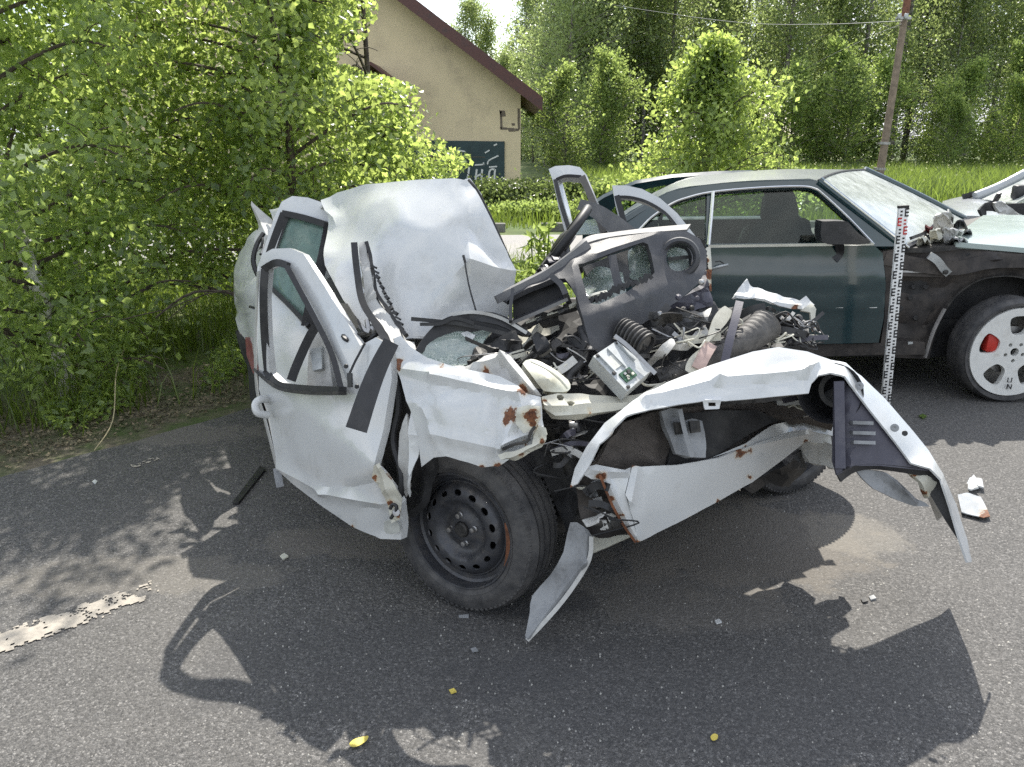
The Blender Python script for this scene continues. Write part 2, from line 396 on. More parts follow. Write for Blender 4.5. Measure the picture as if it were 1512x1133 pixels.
MILKY = simple('milky_plastic', (.60, .60, .50), .4, var=.12, dirt=(.32, .29, .2), dlo=.5, dhi=.85)
HOSE = simple('dusty_black_hose', (.042, .041, .040), .65, var=.3, sc=30, bmp=.4, bsc=120, dirt=(.16, .15, .14), dlo=.4, dhi=.75, dsc=12)
CHROME = simple('bright_trim', (.72, .72, .70), .2, .9, var=.1)
BLKMET = simple('black_inner_body', (.030, .027, .026), .62, 0, var=.5, sc=8, bmp=.35, bsc=25, dirt=(.105, .090, .078), dlo=.42, dhi=.75, spec=.3)
WHEELW = simple('white_wheel_paint', (.68, .68, .65), .4, var=.06, dirt=(.40, .36, .30), dlo=.55, dhi=.9, dsc=12, coat=.3)
RED = simple('red_caliper_paint', (.45, .03, .02), .45, var=.2)
GCHIP = simple('green_circuit_board', (.012, .07, .03), .4, var=.5, sc=120)
PINK = simple('rosy_torn_trim', (.38, .28, .25), .7, var=.3)
GLASSG = glass('greenish_door_glass', (.62, .76, .69), 1.0, .04, .4, (.30, .42, .37))  # pale green film stands in for daylight coming through the cabin
GLASSC = glass('coupe_glass', (.70, .77, .74), .7)
GLASSW = glass('hazed_windscreen', (.62, .70, .66), 1.5, .12, dirt=.5)
CRACK, _t, _b = mat_new('crazed_glass')
_v = _t.nodes.new('ShaderNodeTexVoronoi'); _v.feature = 'DISTANCE_TO_EDGE'; _v.inputs['Scale'].default_value = 110
_g = _t.nodes.new('ShaderNodeNewGeometry'); _t.links.new(_g.outputs['Position'], _v.inputs['Vector'])
_c = ramp(_t, _v.outputs['Distance'], [(.0, (.70, .76, .70)), (.12, (.22, .30, .25))]); _c = mix(_t, ramp(_t, nz(_t, 14, 4), [(.42, (0, 0, 0)), (.6, (1, 1, 1))]), _c, (.34, .40, .36))
_t.links.new(_c, _b.inputs['Base Color']); _b.inputs['Roughness'].default_value = .12; _b.inputs['Coat Weight'].default_value = 1
_b.inputs['Transmission Weight'].default_value = .3; bump(_t, _b, _v.outputs['Distance'], .5, .004)
LEAF1 = leafmat('birch_leaf', (.040, .070, .034), (.18, .235, .105), (.60, .74, .20), .58)
LEAF2 = leafmat('young_leaf', (.050, .085, .036), (.18, .24, .10), (.62, .76, .19), .58)
LEAFF = leafmat('forest_leaf', (.060, .090, .042), (.155, .20, .088), (.46, .56, .20), .55, .35)
LEAFB = leafmat('sapling_leaf', (.060, .098, .038), (.145, .205, .07), (.46, .58, .16), .55, .8, .2)
LEAFD = leafmat('dark_leaf', (.038, .06, .026), (.09, .12, .045), (.26, .34, .10), .45, .8, .2)
NEEDLE = leafmat('conifer_needle', (.022, .04, .02), (.06, .09, .04), (.10, .15, .05), .35, .6)
GRASSM = leafmat('grass_blade', (.045, .075, .014), (.13, .17, .035), (.25, .34, .05), .45, 1.5)
GRASSB = leafmat('meadow_blade', (.06, .10, .022), (.13, .18, .045), (.28, .38, .07), .5, .25)
DRYM = simple('dry_leaf_litter', (.21, .165, .105), .85, var=.75, sc=60, dirt=(.07, .075, .04), dlo=.4, dhi=.6, dsc=25)
BIRCH = simple('birch_bark', (.52, .50, .46), .8, var=.15, dirt=(.05, .045, .04), dlo=.55, dhi=.62, dsc=16, bmp=.4, bsc=40)
BARK = simple('dark_bark', (.075, .058, .045), .9, var=.5, sc=18, bmp=.8, bsc=50)
FTRUNK = simple('forest_bark', (.24, .225, .20), .85, var=.4, sc=6, dirt=(.06, .05, .045), dlo=.45, dhi=.6, dsc=5)
STUCCO = simple('beige_stucco', (.66, .55, .36), .9, var=.07, sc=3, bmp=.3, bsc=60, dirt=(.30, .25, .18), dlo=.5, dhi=.85, dsc=1.5)
ROOFB = simple('brown_roof_metal', (.085, .032, .026), .5, var=.2, dirt=(.05, .03, .03))
WOODP = simple('weathered_pole_wood', (.24, .185, .14), .85, var=.3, sc=10, bmp=.5, bsc=50, dirt=(.13, .10, .08))
POLER = simple('reddish_pole_stub', (.17, .075, .045), .8, var=.4, sc=14)
BOARD = simple('dark_green_board', (.022, .045, .048), .55, var=.25, sc=4)
LETTER = simple('white_lettering', (.62, .63, .60), .5, var=.05)
STAFFW = simple('white_staff_face', (.78, .78, .76), .4, var=.04, dirt=(.5, .48, .44), dlo=.55, dhi=.9)
MARKB = simple('black_print', (.015, .015, .016), .5)
MARKR = simple('red_print', (.50, .03, .03), .5)
WIREM = simple('grey_cable', (.28, .28, .28), .6)
YLEAF = simple('yellow_leaf', (.62, .50, .10), .6, var=.2)
CONC = simple('kerb_concrete', (.17, .165, .15), .9, var=.2, bmp=.5)
SOIL = simple('soil', (.125, .105, .075), .95, var=.5, sc=30, bmp=.8, bsc=60, dirt=(.06, .085, .025), dlo=.42, dhi=.62, dsc=3)
TURF = simple('turf_ground', (.06, .10, .02), .95, var=.4, sc=1.2, bmp=.5, bsc=20, dirt=(.14, .15, .05), dlo=.45, dhi=.8, dsc=.5)
ROADM = simple('grey_road', (.27, .26, .25), .9, var=.1, sc=30, bmp=.3, bsc=90, dirt=(.34, .32, .28), dlo=.5, dhi=.8, dsc=.8)

# asphalt: aggregate, worn lighter areas, sandy dust blots, darker blots
ASPH, t, b = mat_new('asphalt')
fine = nz(t, 260, 2, rough=.8); mid = nz(t, 85, 3, rough=.75); big = nz(t, 1.1, 5, rough=.6)
vo = t.nodes.new('ShaderNodeTexVoronoi'); vo.inputs['Scale'].default_value = 125; g = t.nodes.new('ShaderNodeNewGeometry'); t.links.new(g.outputs['Position'], vo.inputs['Vector'])
col = ramp(t, math_(t, 'ADD', math_(t, 'MULTIPLY', fine, .6), math_(t, 'MULTIPLY', mid, .4)), [(.36, (.026, .026, .027)), (.52, (.090, .087, .083)), (.66, (.22, .21, .20))])
chip = t.nodes.new('ShaderNodeSeparateColor'); t.links.new(vo.outputs['Color'], chip.inputs[0])
gm = ramp(t, chip.outputs[2], [(0, (.42,) * 3), (.5, (.85,) * 3), (.85, (1.25,) * 3), (1, (2.0,) * 3)]); mm_ = t.nodes.new('ShaderNodeMix'); mm_.data_type = 'RGBA'; mm_.blend_type = 'MULTIPLY'; mm_.inputs[0].default_value = .62; t.links.new(col, mm_.inputs[6]); t.links.new(gm, mm_.inputs[7]); col = mm_.outputs[2]
near = ramp(t, vo.outputs['Distance'], [(.25, (1, 1, 1)), (.42, (0, 0, 0))])
lightc = math_(t, 'MULTIPLY', ramp(t, chip.outputs[0], [(.84, (0, 0, 0)), (.93, (1, 1, 1))]), near)
col = mix(t, math_(t, 'MULTIPLY', lightc, .55), col, (.36, .345, .32))
darkc = math_(t, 'MULTIPLY', ramp(t, chip.outputs[1], [(.8, (0, 0, 0)), (.9, (1, 1, 1))]), near)
col = mix(t, math_(t, 'MULTIPLY', darkc, .7), col, (.03, .03, .03))
col = mix(t, math_(t, 'MULTIPLY', ramp(t, big, [(.45, (0, 0, 0)), (.75, (1, 1, 1))]), .25), col, (.17, .16, .145))
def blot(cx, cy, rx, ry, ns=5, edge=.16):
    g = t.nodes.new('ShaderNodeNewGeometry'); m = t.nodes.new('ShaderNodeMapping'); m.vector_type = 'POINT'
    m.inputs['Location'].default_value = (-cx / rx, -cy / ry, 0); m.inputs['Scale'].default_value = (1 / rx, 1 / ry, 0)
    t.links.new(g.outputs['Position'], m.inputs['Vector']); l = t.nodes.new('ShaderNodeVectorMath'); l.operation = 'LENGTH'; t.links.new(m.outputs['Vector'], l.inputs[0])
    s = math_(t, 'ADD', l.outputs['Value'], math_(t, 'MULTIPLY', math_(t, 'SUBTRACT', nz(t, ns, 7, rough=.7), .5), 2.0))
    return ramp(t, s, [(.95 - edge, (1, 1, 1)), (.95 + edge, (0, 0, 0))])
def gb(u, v): p = G(u, v); return p.x, p.y
for (u, v, rx, ry, f, ccol) in [(1080, 800, .62, .42, .5, (.175, .155, .128)), (1010, 880, .40, .24, .35, (.165, .15, .13)), (1260, 790, .22, .2, .35, (.24, .22, .185)),
        (520, 800, .42, .16, .42, (.175, .157, .135)), (215, 850, .55, .16, .3, (.2, .18, .15)), (120, 640, 1.2, .22, .4, (.19, .17, .15))]:
    x, y = gb(u, v); col = mix(t, math_(t, 'MULTIPLY', blot(x, y, rx, ry), f), col, ccol)
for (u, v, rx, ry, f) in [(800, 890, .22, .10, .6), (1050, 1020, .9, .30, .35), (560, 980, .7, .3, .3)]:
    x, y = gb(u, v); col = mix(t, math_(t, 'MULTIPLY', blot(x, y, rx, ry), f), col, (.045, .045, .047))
t.links.new(col, b.inputs['Base Color']); b.inputs['Roughness'].default_value = .82
bump(t, b, math_(t, 'ADD', math_(t, 'MULTIPLY', fine, .5), math_(t, 'MULTIPLY', vo.outputs['Distance'], -1.0)), .55, .004)

# ------------------------------------------------------------------ setting: ground, lot, roads
def sheet(name, mat, pts, z, res=None):
    C, F = tri2d([tuple(p[:2]) for p in pts], [], res or 500)
    return struct(mk(name, np.c_[C, np.full(len(C), z)], [tuple(f) for f in F], mat, None, smooth=False))
def rough_edge(a, b, n=24, amp=.05, s=3):
    out = []; a = Vector(a); b = Vector(b); p = Vector((-(b - a).y, (b - a).x)).normalized()
    for i in range(n): q = a.lerp(b, i / n); out.append(tuple(q + p * amp * noise.noise(Vector((q.x * s, q.y * s, 0))) * (1 if i else 0)))
    return out
sheet('terrain', TURF, [(-220, -30), (220, -30), (220, 400), (-220, 400)], -.016)
edge = [(-9, -1.2), (-5.2, 1.5)] + rough_edge((-4.2, 2.35), tuple(G(0, 705))[:2], 14) + rough_edge(tuple(G(0, 705))[:2], tuple(G(385, 600))[:2], 30) + rough_edge(tuple(G(385, 600))[:2], (-.1, 6.3), 20)
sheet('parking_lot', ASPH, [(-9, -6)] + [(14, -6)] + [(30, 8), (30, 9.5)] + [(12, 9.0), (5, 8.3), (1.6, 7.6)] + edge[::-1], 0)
dirt = [(-9, .2), (-5.4, 2.5), (-3.6, 4.6), (-2.6, 5.2), (-1.6, 6.0), (-.3, 7.2), (1.6, 8.1), (5, 8.8), (12, 9.4), (30, 10)]
sheet('dirt_strip', SOIL, [(-9, -1.5), (30, 8)] + dirt[::-1], -.008)
sheet('back_road', ROADM, [(-60, 9.3), (-6, 9.9), (3, 10.4), (60, 12), (60, 15.2), (3, 13.4), (-6, 12.8), (-60, 12)], -.004)
kerb = bpy.data.objects.new('kerb', None); COL.objects.link(kerb); struct(kerb)
for i in range(44):
    if i % 7 == 3: continue
    x = -6 + i * .62; y = 13.62 + (x + 6) * .066
    box('kerb_stone', CONC, kerb, (x, y - .2 + random.uniform(-.015, .015), .03 + random.uniform(-.01, .01)), (.6, .16, .2), bev=.012, jit=.006)

# worn white road line, broken up as paint chips
def worn_line(name, a, b, w, seed, gaps):
    rg = np.random.default_rng(seed); a = Vector(a); b = Vector(b); L = (b - a).length; d = (b - a) / L; p = Vector((-d.y, d.x)); V = []; F = []
    nx, ny = int(L / .006), max(2, int(w / .006))
    keep = {}
    for i in range(nx):
        for j in range(ny):
            q = a + d * (i * .006) + p * ((j / ny - .5) * w)
            e = .6 * noise.noise(Vector((q.x * 7, q.y * 22, seed))) + .55 * noise.noise(Vector((q.x * 26, q.y * 60, seed))) + .5 * noise.noise(Vector((q.x * 70, q.y * 90, seed))); edge_ = abs(j / ny - .5) * 2
            keep[i, j] = e < gaps - .5 * edge_ ** 3 - .6 * (i / nx) ** 3
    idx = {}
    def vi(i, j):
        if (i, j) not in idx:
            jx = .0022 * math.sin(i * 12.9 + j * 78.2); q = a + d * (i * .006 + jx) + p * ((j / ny - .5) * w + jx); idx[i, j] = len(V); V.append((q.x, q.y, .004))
        return idx[i, j]
    for (i, j), k in keep.items():
        if k: F.append((vi(i, j), vi(i + 1, j), vi(i + 1, j + 1), vi(i, j + 1)))
    return struct(mk(name, V, F, PAINTL, None, smooth=False))
PAINTL = simple('worn_road_paint', (.36, .325, .275), .8, var=.15, sc=60, dirt=(.25, .23, .20), dlo=.5, dhi=.7, dsc=40)
worn_line('road_line', tuple(G(-140, 1000))[:2], tuple(G(235, 868))[:2], .14, 3, .42)
worn_line('road_line', tuple(G(195, 690))[:2], tuple(G(235, 677))[:2], .06, 9, .25)

# ------------------------------------------------------------------ vegetation helpers
def leaf_mesh(c, size, rg, droop=.3, fold=.25, ratio=.62):
    n = len(c); d = rg.normal(size=(n, 3)); d[:, 2] -= droop; d /= np.linalg.norm(d, axis=1, keepdims=True)
    s = np.cross(d, rg.normal(size=(n, 3))); s /= np.linalg.norm(s, axis=1, keepdims=True); nn = np.cross(d, s)
    size = np.broadcast_to(size, (n,))[:, None]
    L = size * d; S = size * ratio * .5 * s; Z = nn * size * fold * .4
    V = np.stack([c - L * .5, c + S - L * .08 + Z, c + L * .5, c - S - L * .08 + Z], 1).reshape(-1, 3)
    i = np.arange(n)[:, None] * 4
    return V, np.r_[i + np.array([[0, 1, 2]]), i + np.array([[0, 2, 3]])]
def limb_tree(name, label, group, base, trunk, limbs, limb_len, rise, tw, lmat, bmat, nleaf, lsize, seed, spread=.16, reject=None, t0=.12, twig=5, droop=.3, cat='tree', shape=None, thick=.05):
    """trunk curve, limbs growing off it, twigs off those, leaves along the twigs"""
    rg = np.random.default_rng(seed); T = thing(name, label, cat, base, group); B = Vector(base)
    tp = crom([B + Vector(p) for p in trunk], 6); V, F = tube_vf([B + Vector(p) for p in trunk], lambda k: thick * (1 - .8 * k) + .004, 8, 6)
    tr = mk('trunk', V, F, bmat, T, sharp=60)
    lv, lf, cen = [], [], []
    for i in range(limbs):
        k = t0 + (1 - t0) * ((i + rg.uniform(0, 1)) / limbs); p = tp[min(int(k * (len(tp) - 1)), len(tp) - 1)]
        az = i * 2.4 + rg.uniform(-.5, .5); ll = limb_len(k) * rg.uniform(.65, 1.15)
        d = Vector((math.cos(az), math.sin(az), rise * rg.uniform(.3, 1.4))).normalized()
        pts = [p, p + d * ll * .4 + Vector((0, 0, .02)), p + d * ll * .75 + Vector((0, 0, -.02 * ll)), p + d * ll + Vector((0, 0, -.16 * ll))]
        if reject is not None and reject(np.array([tuple(pts[-1])]))[0] : ll *= .5; pts = [p + (q - p) * .5 for q in pts]
        if reject is not None and reject(np.array([tuple(pts[-1])]))[0]: continue
        a, f = tube_vf(pts, lambda q: tw * (1 - .8 * q) + .0025, 5, 4, base=len(lv)); lv += a; lf += f
        c = crom(pts, 6)
        for _ in range(twig):
            q = c[int(rg.uniform(.25, 1) * (len(c) - 1))]; e = Vector(rg.normal(size=3)); e.z = e.z * .6 + .05; e = e.normalized() * ll * rg.uniform(.18, .42)
            a, f = tube_vf([q, q + e * .6, q + e + Vector((0, 0, -.04))], .0035, 4, 2, base=len(lv)); lv += a; lf += f
            for tt in np.linspace(.25, 1.05, 8): cen.append(tuple(q + e * float(tt)))
        for q in c[4::2]: cen.append(tuple(q))
    mk('limbs', lv, lf, BARK, T, sharp=60)
    cen = np.array(cen); C = cen[rg.integers(0, len(cen), nleaf)] + rg.normal(size=(nleaf, 3)) * spread
    if reject is not None: C = C[~reject(C)]; C = C[(C[:, 2] > .95) | ((C[:, 0] < -2.35) & (rg.uniform(0, 1, len(C)) < .8)) | (rg.uniform(0, 1, len(C)) < .12 + .6 * np.clip((C[:, 2] - .3) / .65, 0, 1) ** 2)]
    C = C[C[:, 2] > .05]
    V, F = leaf_mesh(C, lsize * rg.uniform(.6, 1.25, len(C)), rg, droop)
    mk('crown', V, F, lmat, T, smooth=False)
    return T

# --- young birches left of the wreck
LA = np.array(G(0, 690)[:2]); LB = np.array(G(385, 585)[:2]); LD = (LB - LA) / np.linalg.norm(LB - LA); LN = np.array((-LD[1], LD[0]))
CARA = np.array((-.545, .838)); CARR = np.array((.838, .545)); CARO = np.array((-.13, 2.41))
def rej(C):
    s = (C[:, :2] - LA) @ LN; q = C[:, :2] - CARO; a = q @ CARA; r = q @ CARR
    d = C[:, 1] * CP - (C[:, 2] - CAMZ) * SP; u = 756 + FPX * C[:, 0] / np.maximum(d, .1); v = 566.5 - FPX * (C[:, 1] * SP + (C[:, 2] - CAMZ) * CP) / np.maximum(d, .1)
    lim = np.interp(v, [-400, 0, 60, 95, 130, 160, 200, 235, 250, 300, 420], [530, 548, 520, 512, 600, 640, 670, 690, 660, 620, 560])
    hang = -.05 - .42 * np.clip((C[:, 2] - .35) / .9, 0, 1)
    return (s < hang) | ((a > -.5) & (a < 3.4) & (r > -.32) & (r < 1.75) & (C[:, 2] < 1.5)) | (u > lim + 25 * np.sin(v * .11 + C[:, 2] * 9))
gtree = 'young birches beside the wreck'
limb_tree('birch_tree', 'leaning young birch with a pale trunk at the far left edge of the lot', gtree, (-2.86, 4.75, 0),
    [(0, 0, -.05), (-.05, 0, .5), (-.22, .1, 1.2), (-.34, .2, 2.2), (-.3, .3, 3.3), (-.35, .3, 4.1)], 52, lambda k: 1.45 * (1 - .5 * k), .45, .013, LEAF1, BIRCH, 29000, .060, 11, .10, rej, .1, thick=.055)
limb_tree('birch_tree', 'dense birch close behind the rear end of the white wreck', gtree, (-1.75, 6.1, 0),
    [(0, 0, -.05), (.03, 0, .7), (.05, .1, 1.6), (-.02, .1, 2.6), (.05, .2, 3.9)], 60, lambda k: 1.5 * (1 - .45 * k), .4, .013, LEAF2, BARK, 30000, .062, 12, .10, rej, .08, thick=.045)
limb_tree('birch_tree', 'bright birch in front of the beige building, reaching over the dark sign', gtree, (-1.5, 7.9, 0),
    [(0, 0, -.05), (.0, 0, .8), (.1, .1, 1.8), (.1, .1, 2.8), (.05, .2, 3.8)], 50, lambda k: 1.35 * (1 - .45 * k), .4, .013, LEAF2, BARK, 25000, .060, 13, .10, rej, .1, thick=.04)
limb_tree('birch_tree', 'birch standing behind the leaning pale trunk', gtree, (-3.7, 6.6, 0),
    [(0, 0, -.05), (-.03, 0, .8), (.1, .1, 1.8), (.06, .1, 2.8), (.0, .2, 4.3)], 56, lambda k: 1.6 * (1 - .45 * k), .4, .014, LEAF1, BIRCH, 21000, .064, 14, .11, rej, .08, thick=.05)
limb_tree('birch_tree', 'rearmost birch of the clump, mostly hidden by the nearer crowns', gtree, (-2.7, 8.4, 0),
    [(0, 0, -.05), (-.03, 0, .8), (.1, .1, 1.8), (.06, .1, 2.8), (.0, .2, 4.3)], 40, lambda k: 1.6 * (1 - .45 * k), .4, .014, LEAF1, BARK, 8000, .066, 15, .12, rej, .1, thick=.05)
# --- the bright small tree in the middle distance
limb_tree('broadleaf_tree', 'small bright green tree standing alone beyond the dark coupe', None, (3.28, 13.6, 0),
    [(0, 0, -.05), (0, 0, .8), (.04, 0, 1.7), (-.05, .05, 2.3), (-.02, 0, 2.95)], 75, lambda k: 1.72 * (1 - k) ** .8 + .14, .55, .014, LEAF2, BARK, 17000, .095, 21, .12, None, .06, thick=.06)

def bush(name, label, group, base, rx, ry, h, lmat, n, size, seed, cat='shrub', pw=1.0):
    rg = np.random.default_rng(seed); T = thing(name, label, cat, base, group); B = np.array(base); lv, lf, cen = [], [], []
    for i in range(26):
        az = rg.uniform(0, 6.28); k = rg.uniform(.2, 1); hh = h * (1 - .55 * k ** 2) * rg.uniform(.65, 1.08)
        tip = Vector(base) + Vector((math.cos(az) * rx * k, math.sin(az) * ry * k, hh)); p0 = Vector(base) + Vector((math.cos(az) * rx * k * .35, math.sin(az) * ry * k * .35, 0))
        pts = [p0, p0.lerp(tip, .5) + Vector((0, 0, .1 * h)), tip]; a, f = tube_vf(pts, lambda q: .012 * h * (1 - .8 * q) + .002, 5, 3, base=len(lv)); lv += a; lf += f
        for q in crom(pts, 5)[3:]: cen.append(tuple(q))
    mk('stems', lv, lf, BARK, T, sharp=60); cen = np.array(cen)
    C = cen[rg.integers(0, len(cen), n)] + rg.normal(size=(n, 3)) * np.array((rx * .18, ry * .18, h * .09)); C = C[C[:, 2] > .02]
    V, F = leaf_mesh(C, size * rg.uniform(.6, 1.3, len(C)), rg, .1); mk('foliage', V, F, lmat, T, smooth=False); return T
bush('shrub', 'dark green shrub under the dark shop board', 'shrubs along the building', (-.35, 17.4, 0), 1.2, .8, .66, LEAFD, 5000, .09, 31)
bush('shrub', 'dark rounded shrub at the right hand corner of the building', 'shrubs along the building', (1.0, 17.9, 0), 1.3, .8, .74, LEAFD, 5200, .09, 32)
bush('shrub', 'lower paler shrub in front of the dark corner shrub', 'shrubs along the building', (.7, 15.9, 0), 1.3, .55, .38, LEAFB, 3800, .08, 33)
bush('shrub', 'bushy shrub left of the lone bright tree', 'shrubs along the building', (2.2, 16.6, 0), 1.0, .7, .7, LEAFB, 4200, .09, 34)
bush('shrub', 'wild shrub growing right of the lone bright tree behind the coupe roof', 'shrubs along the building', (5.6, 17.2, 0), 1.2, .8, .9, LEAFB, 4200, .09, 35)

# --- tall weed beside the crushed roof
def weed(label, base, h, seed, lean=0):
    rg = np.random.default_rng(seed); T = thing('weed_plant', label, 'weed', base, 'weeds behind the wreck'); B = Vector(base); sv, sf, c = [], [], []
    for k in range(5):
        off = Vector((rg.normal() * .07, rg.normal() * .05, 0)); hh = h * rg.uniform(.6, 1)
        pts = [B + off, B + off * 1.5 + Vector((lean, 0, hh * .6)), B + off * 2 + Vector((lean * 2, 0, hh))]; a, f = tube_vf(pts, .006, 5, 3, base=len(sv)); sv += a; sf += f
        for q in crom(pts, 12)[2:]:
            for _ in range(4): c.append(tuple(q + Vector(rg.normal(size=3)) * .045))
    mk('stems', sv, sf, LEAFB, T); V, F = leaf_mesh(np.array(c), .085 * rg.uniform(.6, 1.3, len(c)), rg, .2, ratio=.4); mk('leaves', V, F, LEAFB, T, smooth=False)
weed('tall leafy weed right beside the crushed roof edge', (.22, 5.9, 0), 1.0, 41)
weed('shorter leafy weed behind the steering wheel', (.02, 5.5, 0), .7, 42)
weed('broad weed clump between the roof and the back road', (.35, 6.8, 0), .75, 43)

# --- the forest: five kinds of tree, copied one by one
def forest_proto(name, label, h, r, lmat, n, size, seed, kind):
    rg = np.random.default_rng(seed); T = thing(name, label, 'tree', (0, 0, -.05), 'forest trees beyond the road')
    tp = [Vector((0, 0, 0)), Vector((rg.normal() * .1, 0, h * .35)), Vector((rg.normal() * .2, rg.normal() * .2, h * .7)), Vector((rg.normal() * .15, 0, h))]
    V, F = tube_vf(tp, lambda k: .0095 * h * (1 - .85 * k) + .01, 7, 5); mk('trunk', V, F, FTRUNK if kind != 'spruce' else BARK, T, sharp=60); tp = crom(tp, 10)
    cen = []; lv, lf = [], []
    for i in range(70 if kind != 'spruce' else 110):
        k = (i + rg.uniform()) / (70 if kind != 'spruce' else 110)
        if kind == 'spruce': z = .08 + .92 * k; ll = r * (1 - k) ** .8 + .15; rise = -.15
        elif kind == 'low': z = .08 + .92 * k; ll = r * math.sin(min(1, k * 1.1 + .12) * math.pi) ** .6 + .2; rise = .5
        else: z = .26 + .74 * k; ll = r * (math.sin((k * .88 + .1) * math.pi)) ** .7 + .15; rise = .45
        p = tp[int(z * (len(tp) - 1))]; az = rg.uniform(0, 6.28); d = Vector((math.cos(az), math.sin(az), rise)); e = p + d * ll * rg.uniform(.6, 1.15)
        a, f = tube_vf([p, p.lerp(e, .5) + Vector((0, 0, .06 * ll)), e], .018, 4, 2, base=len(lv)); lv += a; lf += f
        for q in np.linspace(.3, 1, 5):
            w = p.lerp(e, float(q))
            for _ in range(3): cen.append(tuple(w + Vector(rg.normal(size=3)) * .16 * r))
    mk('limbs', lv, lf, FTRUNK if kind != 'spruce' else BARK, T, sharp=60); cen = np.array(cen)
    C = cen[rg.integers(0, len(cen), n)] + rg.normal(size=(n, 3)) * .1 * r; C = C[C[:, 2] > .1]
    V, F = leaf_mesh(C, size * rg.uniform(.6, 1.3, len(C)), rg, .25, ratio=.75 if kind != 'spruce' else .35); mk('crown', V, F, lmat, T, smooth=False); return T
FP = [forest_proto('birch_tree', 'tall slim forest birch with a pale trunk beyond the road', 16, 2.3, LEAFF, 8800, .18, 51, 'tall'),
      forest_proto('aspen_tree', 'tall broad forest tree with a dense grey green crown beyond the road', 17.5, 2.9, LEAFF, 10000, .19, 52, 'tall'),
      forest_proto('alder_tree', 'bushy leafy forest tree with foliage down to the ground beyond the road', 12, 2.6, LEAFF, 8000, .175, 53, 'low'),
      forest_proto('spruce_tree', 'dark narrow spruce among the leafy forest trees', 15, 2.2, NEEDLE, 9000, .2, 54, 'spruce')]
SP_ = forest_proto('sapling', 'pale green sapling at the foot of the forest', 5, 1.25, LEAFB, 6000, .13, 55, 'low'); SP_['group'] = 'saplings in front of the forest'
used = set()
def plant(pr, i, x, y, s, rz):
    o = pr if i not in used else copy_tree(pr); used.add(i); o.location = (x, y, -.05); o.scale = (s, s, s * random.uniform(.92, 1.1)); o.rotation_euler.z = rz
rg = np.random.default_rng(77)
row = []
for x in np.arange(2.5, 34, 1.9): row.append((x + rg.normal() * .5, 37 + x * .15 + rg.normal() * 1.2, [0, 1, 2, 0, 2][rg.integers(5)]))
for x in np.arange(3.6, 44, 2.0): row.append((x + rg.normal() * .6, 42 + x * .15 + rg.normal() * 1.3, [0, 1, 2, 3, 1][rg.integers(5)]))
for x in np.arange(4, 54, 2.3): row.append((x + rg.normal() * .6, 49 + x * .12 + rg.normal() * 1.5, [1, 1, 3, 0, 2][rg.integers(5)]))
for x in np.arange(7, 70, 4.0): row.append((x + rg.normal() * .6, 60 + x * .12 + rg.normal() * 1.5, [1, 3, 2][rg.integers(3)]))
for x, y, k in row: plant(FP[k], k, x * 1.1, y + 5, rg.uniform(.72, .92), rg.uniform(0, 6.28))
for x in np.arange(-9, 2.8, 1.25): plant(FP[[2, 3, 2, 0][rg.integers(4)]], [2, 3, 2, 0][0] if False else 2, x + rg.normal() * .4, 66 + rg.normal() * 2, rg.uniform(.62, .78), rg.uniform(0, 6.28))
for x in np.arange(3.6, 9, 1.3): plant(FP[2], 2, x + rg.normal() * .3, 52 + rg.normal() * 2, rg.uniform(.75, .95), rg.uniform(0, 6.28))
for x_, y_, s_ in ((2.5, 37, .8), (2.9, 41, .95), (1.9, 46, .55), (3.4, 46, .9), (1.3, 50, .55), (2.4, 52, .7), (.6, 54, .55), (1.6, 58, .62)): plant(FP[2], 2, x_, y_, s_, rg.uniform(0, 6.28))
for x in np.arange(-9, 2.4, 1.0): plant(FP[2], 2, x + rg.normal() * .3, 60 + rg.normal(), rg.uniform(.5, .66), rg.uniform(0, 6.28))
for x in np.arange(3.2, 8, 1.4): plant(FP[2], 2, x + rg.normal() * .3, 44 + rg.normal() * 1.5, rg.uniform(.6, .9), rg.uniform(0, 6.28))
for x in np.arange(-40, -9, 3.0): plant(FP[2], 2, x, 70 + rg.normal() * 3, rg.uniform(.6, .8), rg.uniform(0, 6.28))
for x in np.arange(2.2, 31, .95):
    if 4.6 < x < 10.5 and rg.uniform() < .75: continue
    plant(SP_, 'sap', x + rg.normal() * .35, 31.5 + x * .2 + rg.normal() * 1.4, rg.uniform(.5, 1.05), rg.uniform(0, 6.28))

# --- grass
def blades(name, pts, h, w, mat, seed, lean=.35):
    rg = np.random.default_rng(seed); n = len(pts); hh = h * rg.uniform(.4, 1.2, n); az = rg.uniform(0, 6.28, n); s = np.c_[np.cos(az), np.sin(az), np.zeros(n)] * w / 2
    l = rg.normal(size=(n, 2)) * lean * hh[:, None]; B = np.c_[pts, np.full(n, -.015)]; M = B + np.c_[l * .35, hh * .6]; Tp = B + np.c_[l, hh]
    V = np.stack([B - s, B + s, M + s * .7, M - s * .7, Tp], 1).reshape(-1, 3); i = np.arange(n)[:, None] * 5
    F = np.r_[i + [[0, 1, 2]], i + [[0, 2, 3]], i + [[3, 2, 4]]]
    return stuff(mk(name, V, F, mat, None, smooth=False))
rg = np.random.default_rng(5)
p = np.c_[rg.uniform(-8, 3.5, 60000), rg.uniform(1.5, 10, 60000)]
s = (p - LA) @ LN; lowlim = np.interp(p[:, 0], [-9, -5.4, -3.6, -2.6, -1.6, -.3, 1.6, 5], [.2, 2.5, 3.45, 4.15, 5.0, 6.6, 7.8, 8.8]); clump = np.array([noise.noise(Vector((a * 1.1, b * 1.1, 0))) for a, b in p])
k = (p[:, 1] > lowlim + .25 * rg.normal(size=len(p)) * .5) & (p[:, 1] < 9.35 + .06 * (p[:, 0] + 6)) & (clump > rg.uniform(-.55, .3, len(p)))
blades('verge_grass', p[k], .34, .010, GRASSM, 6)
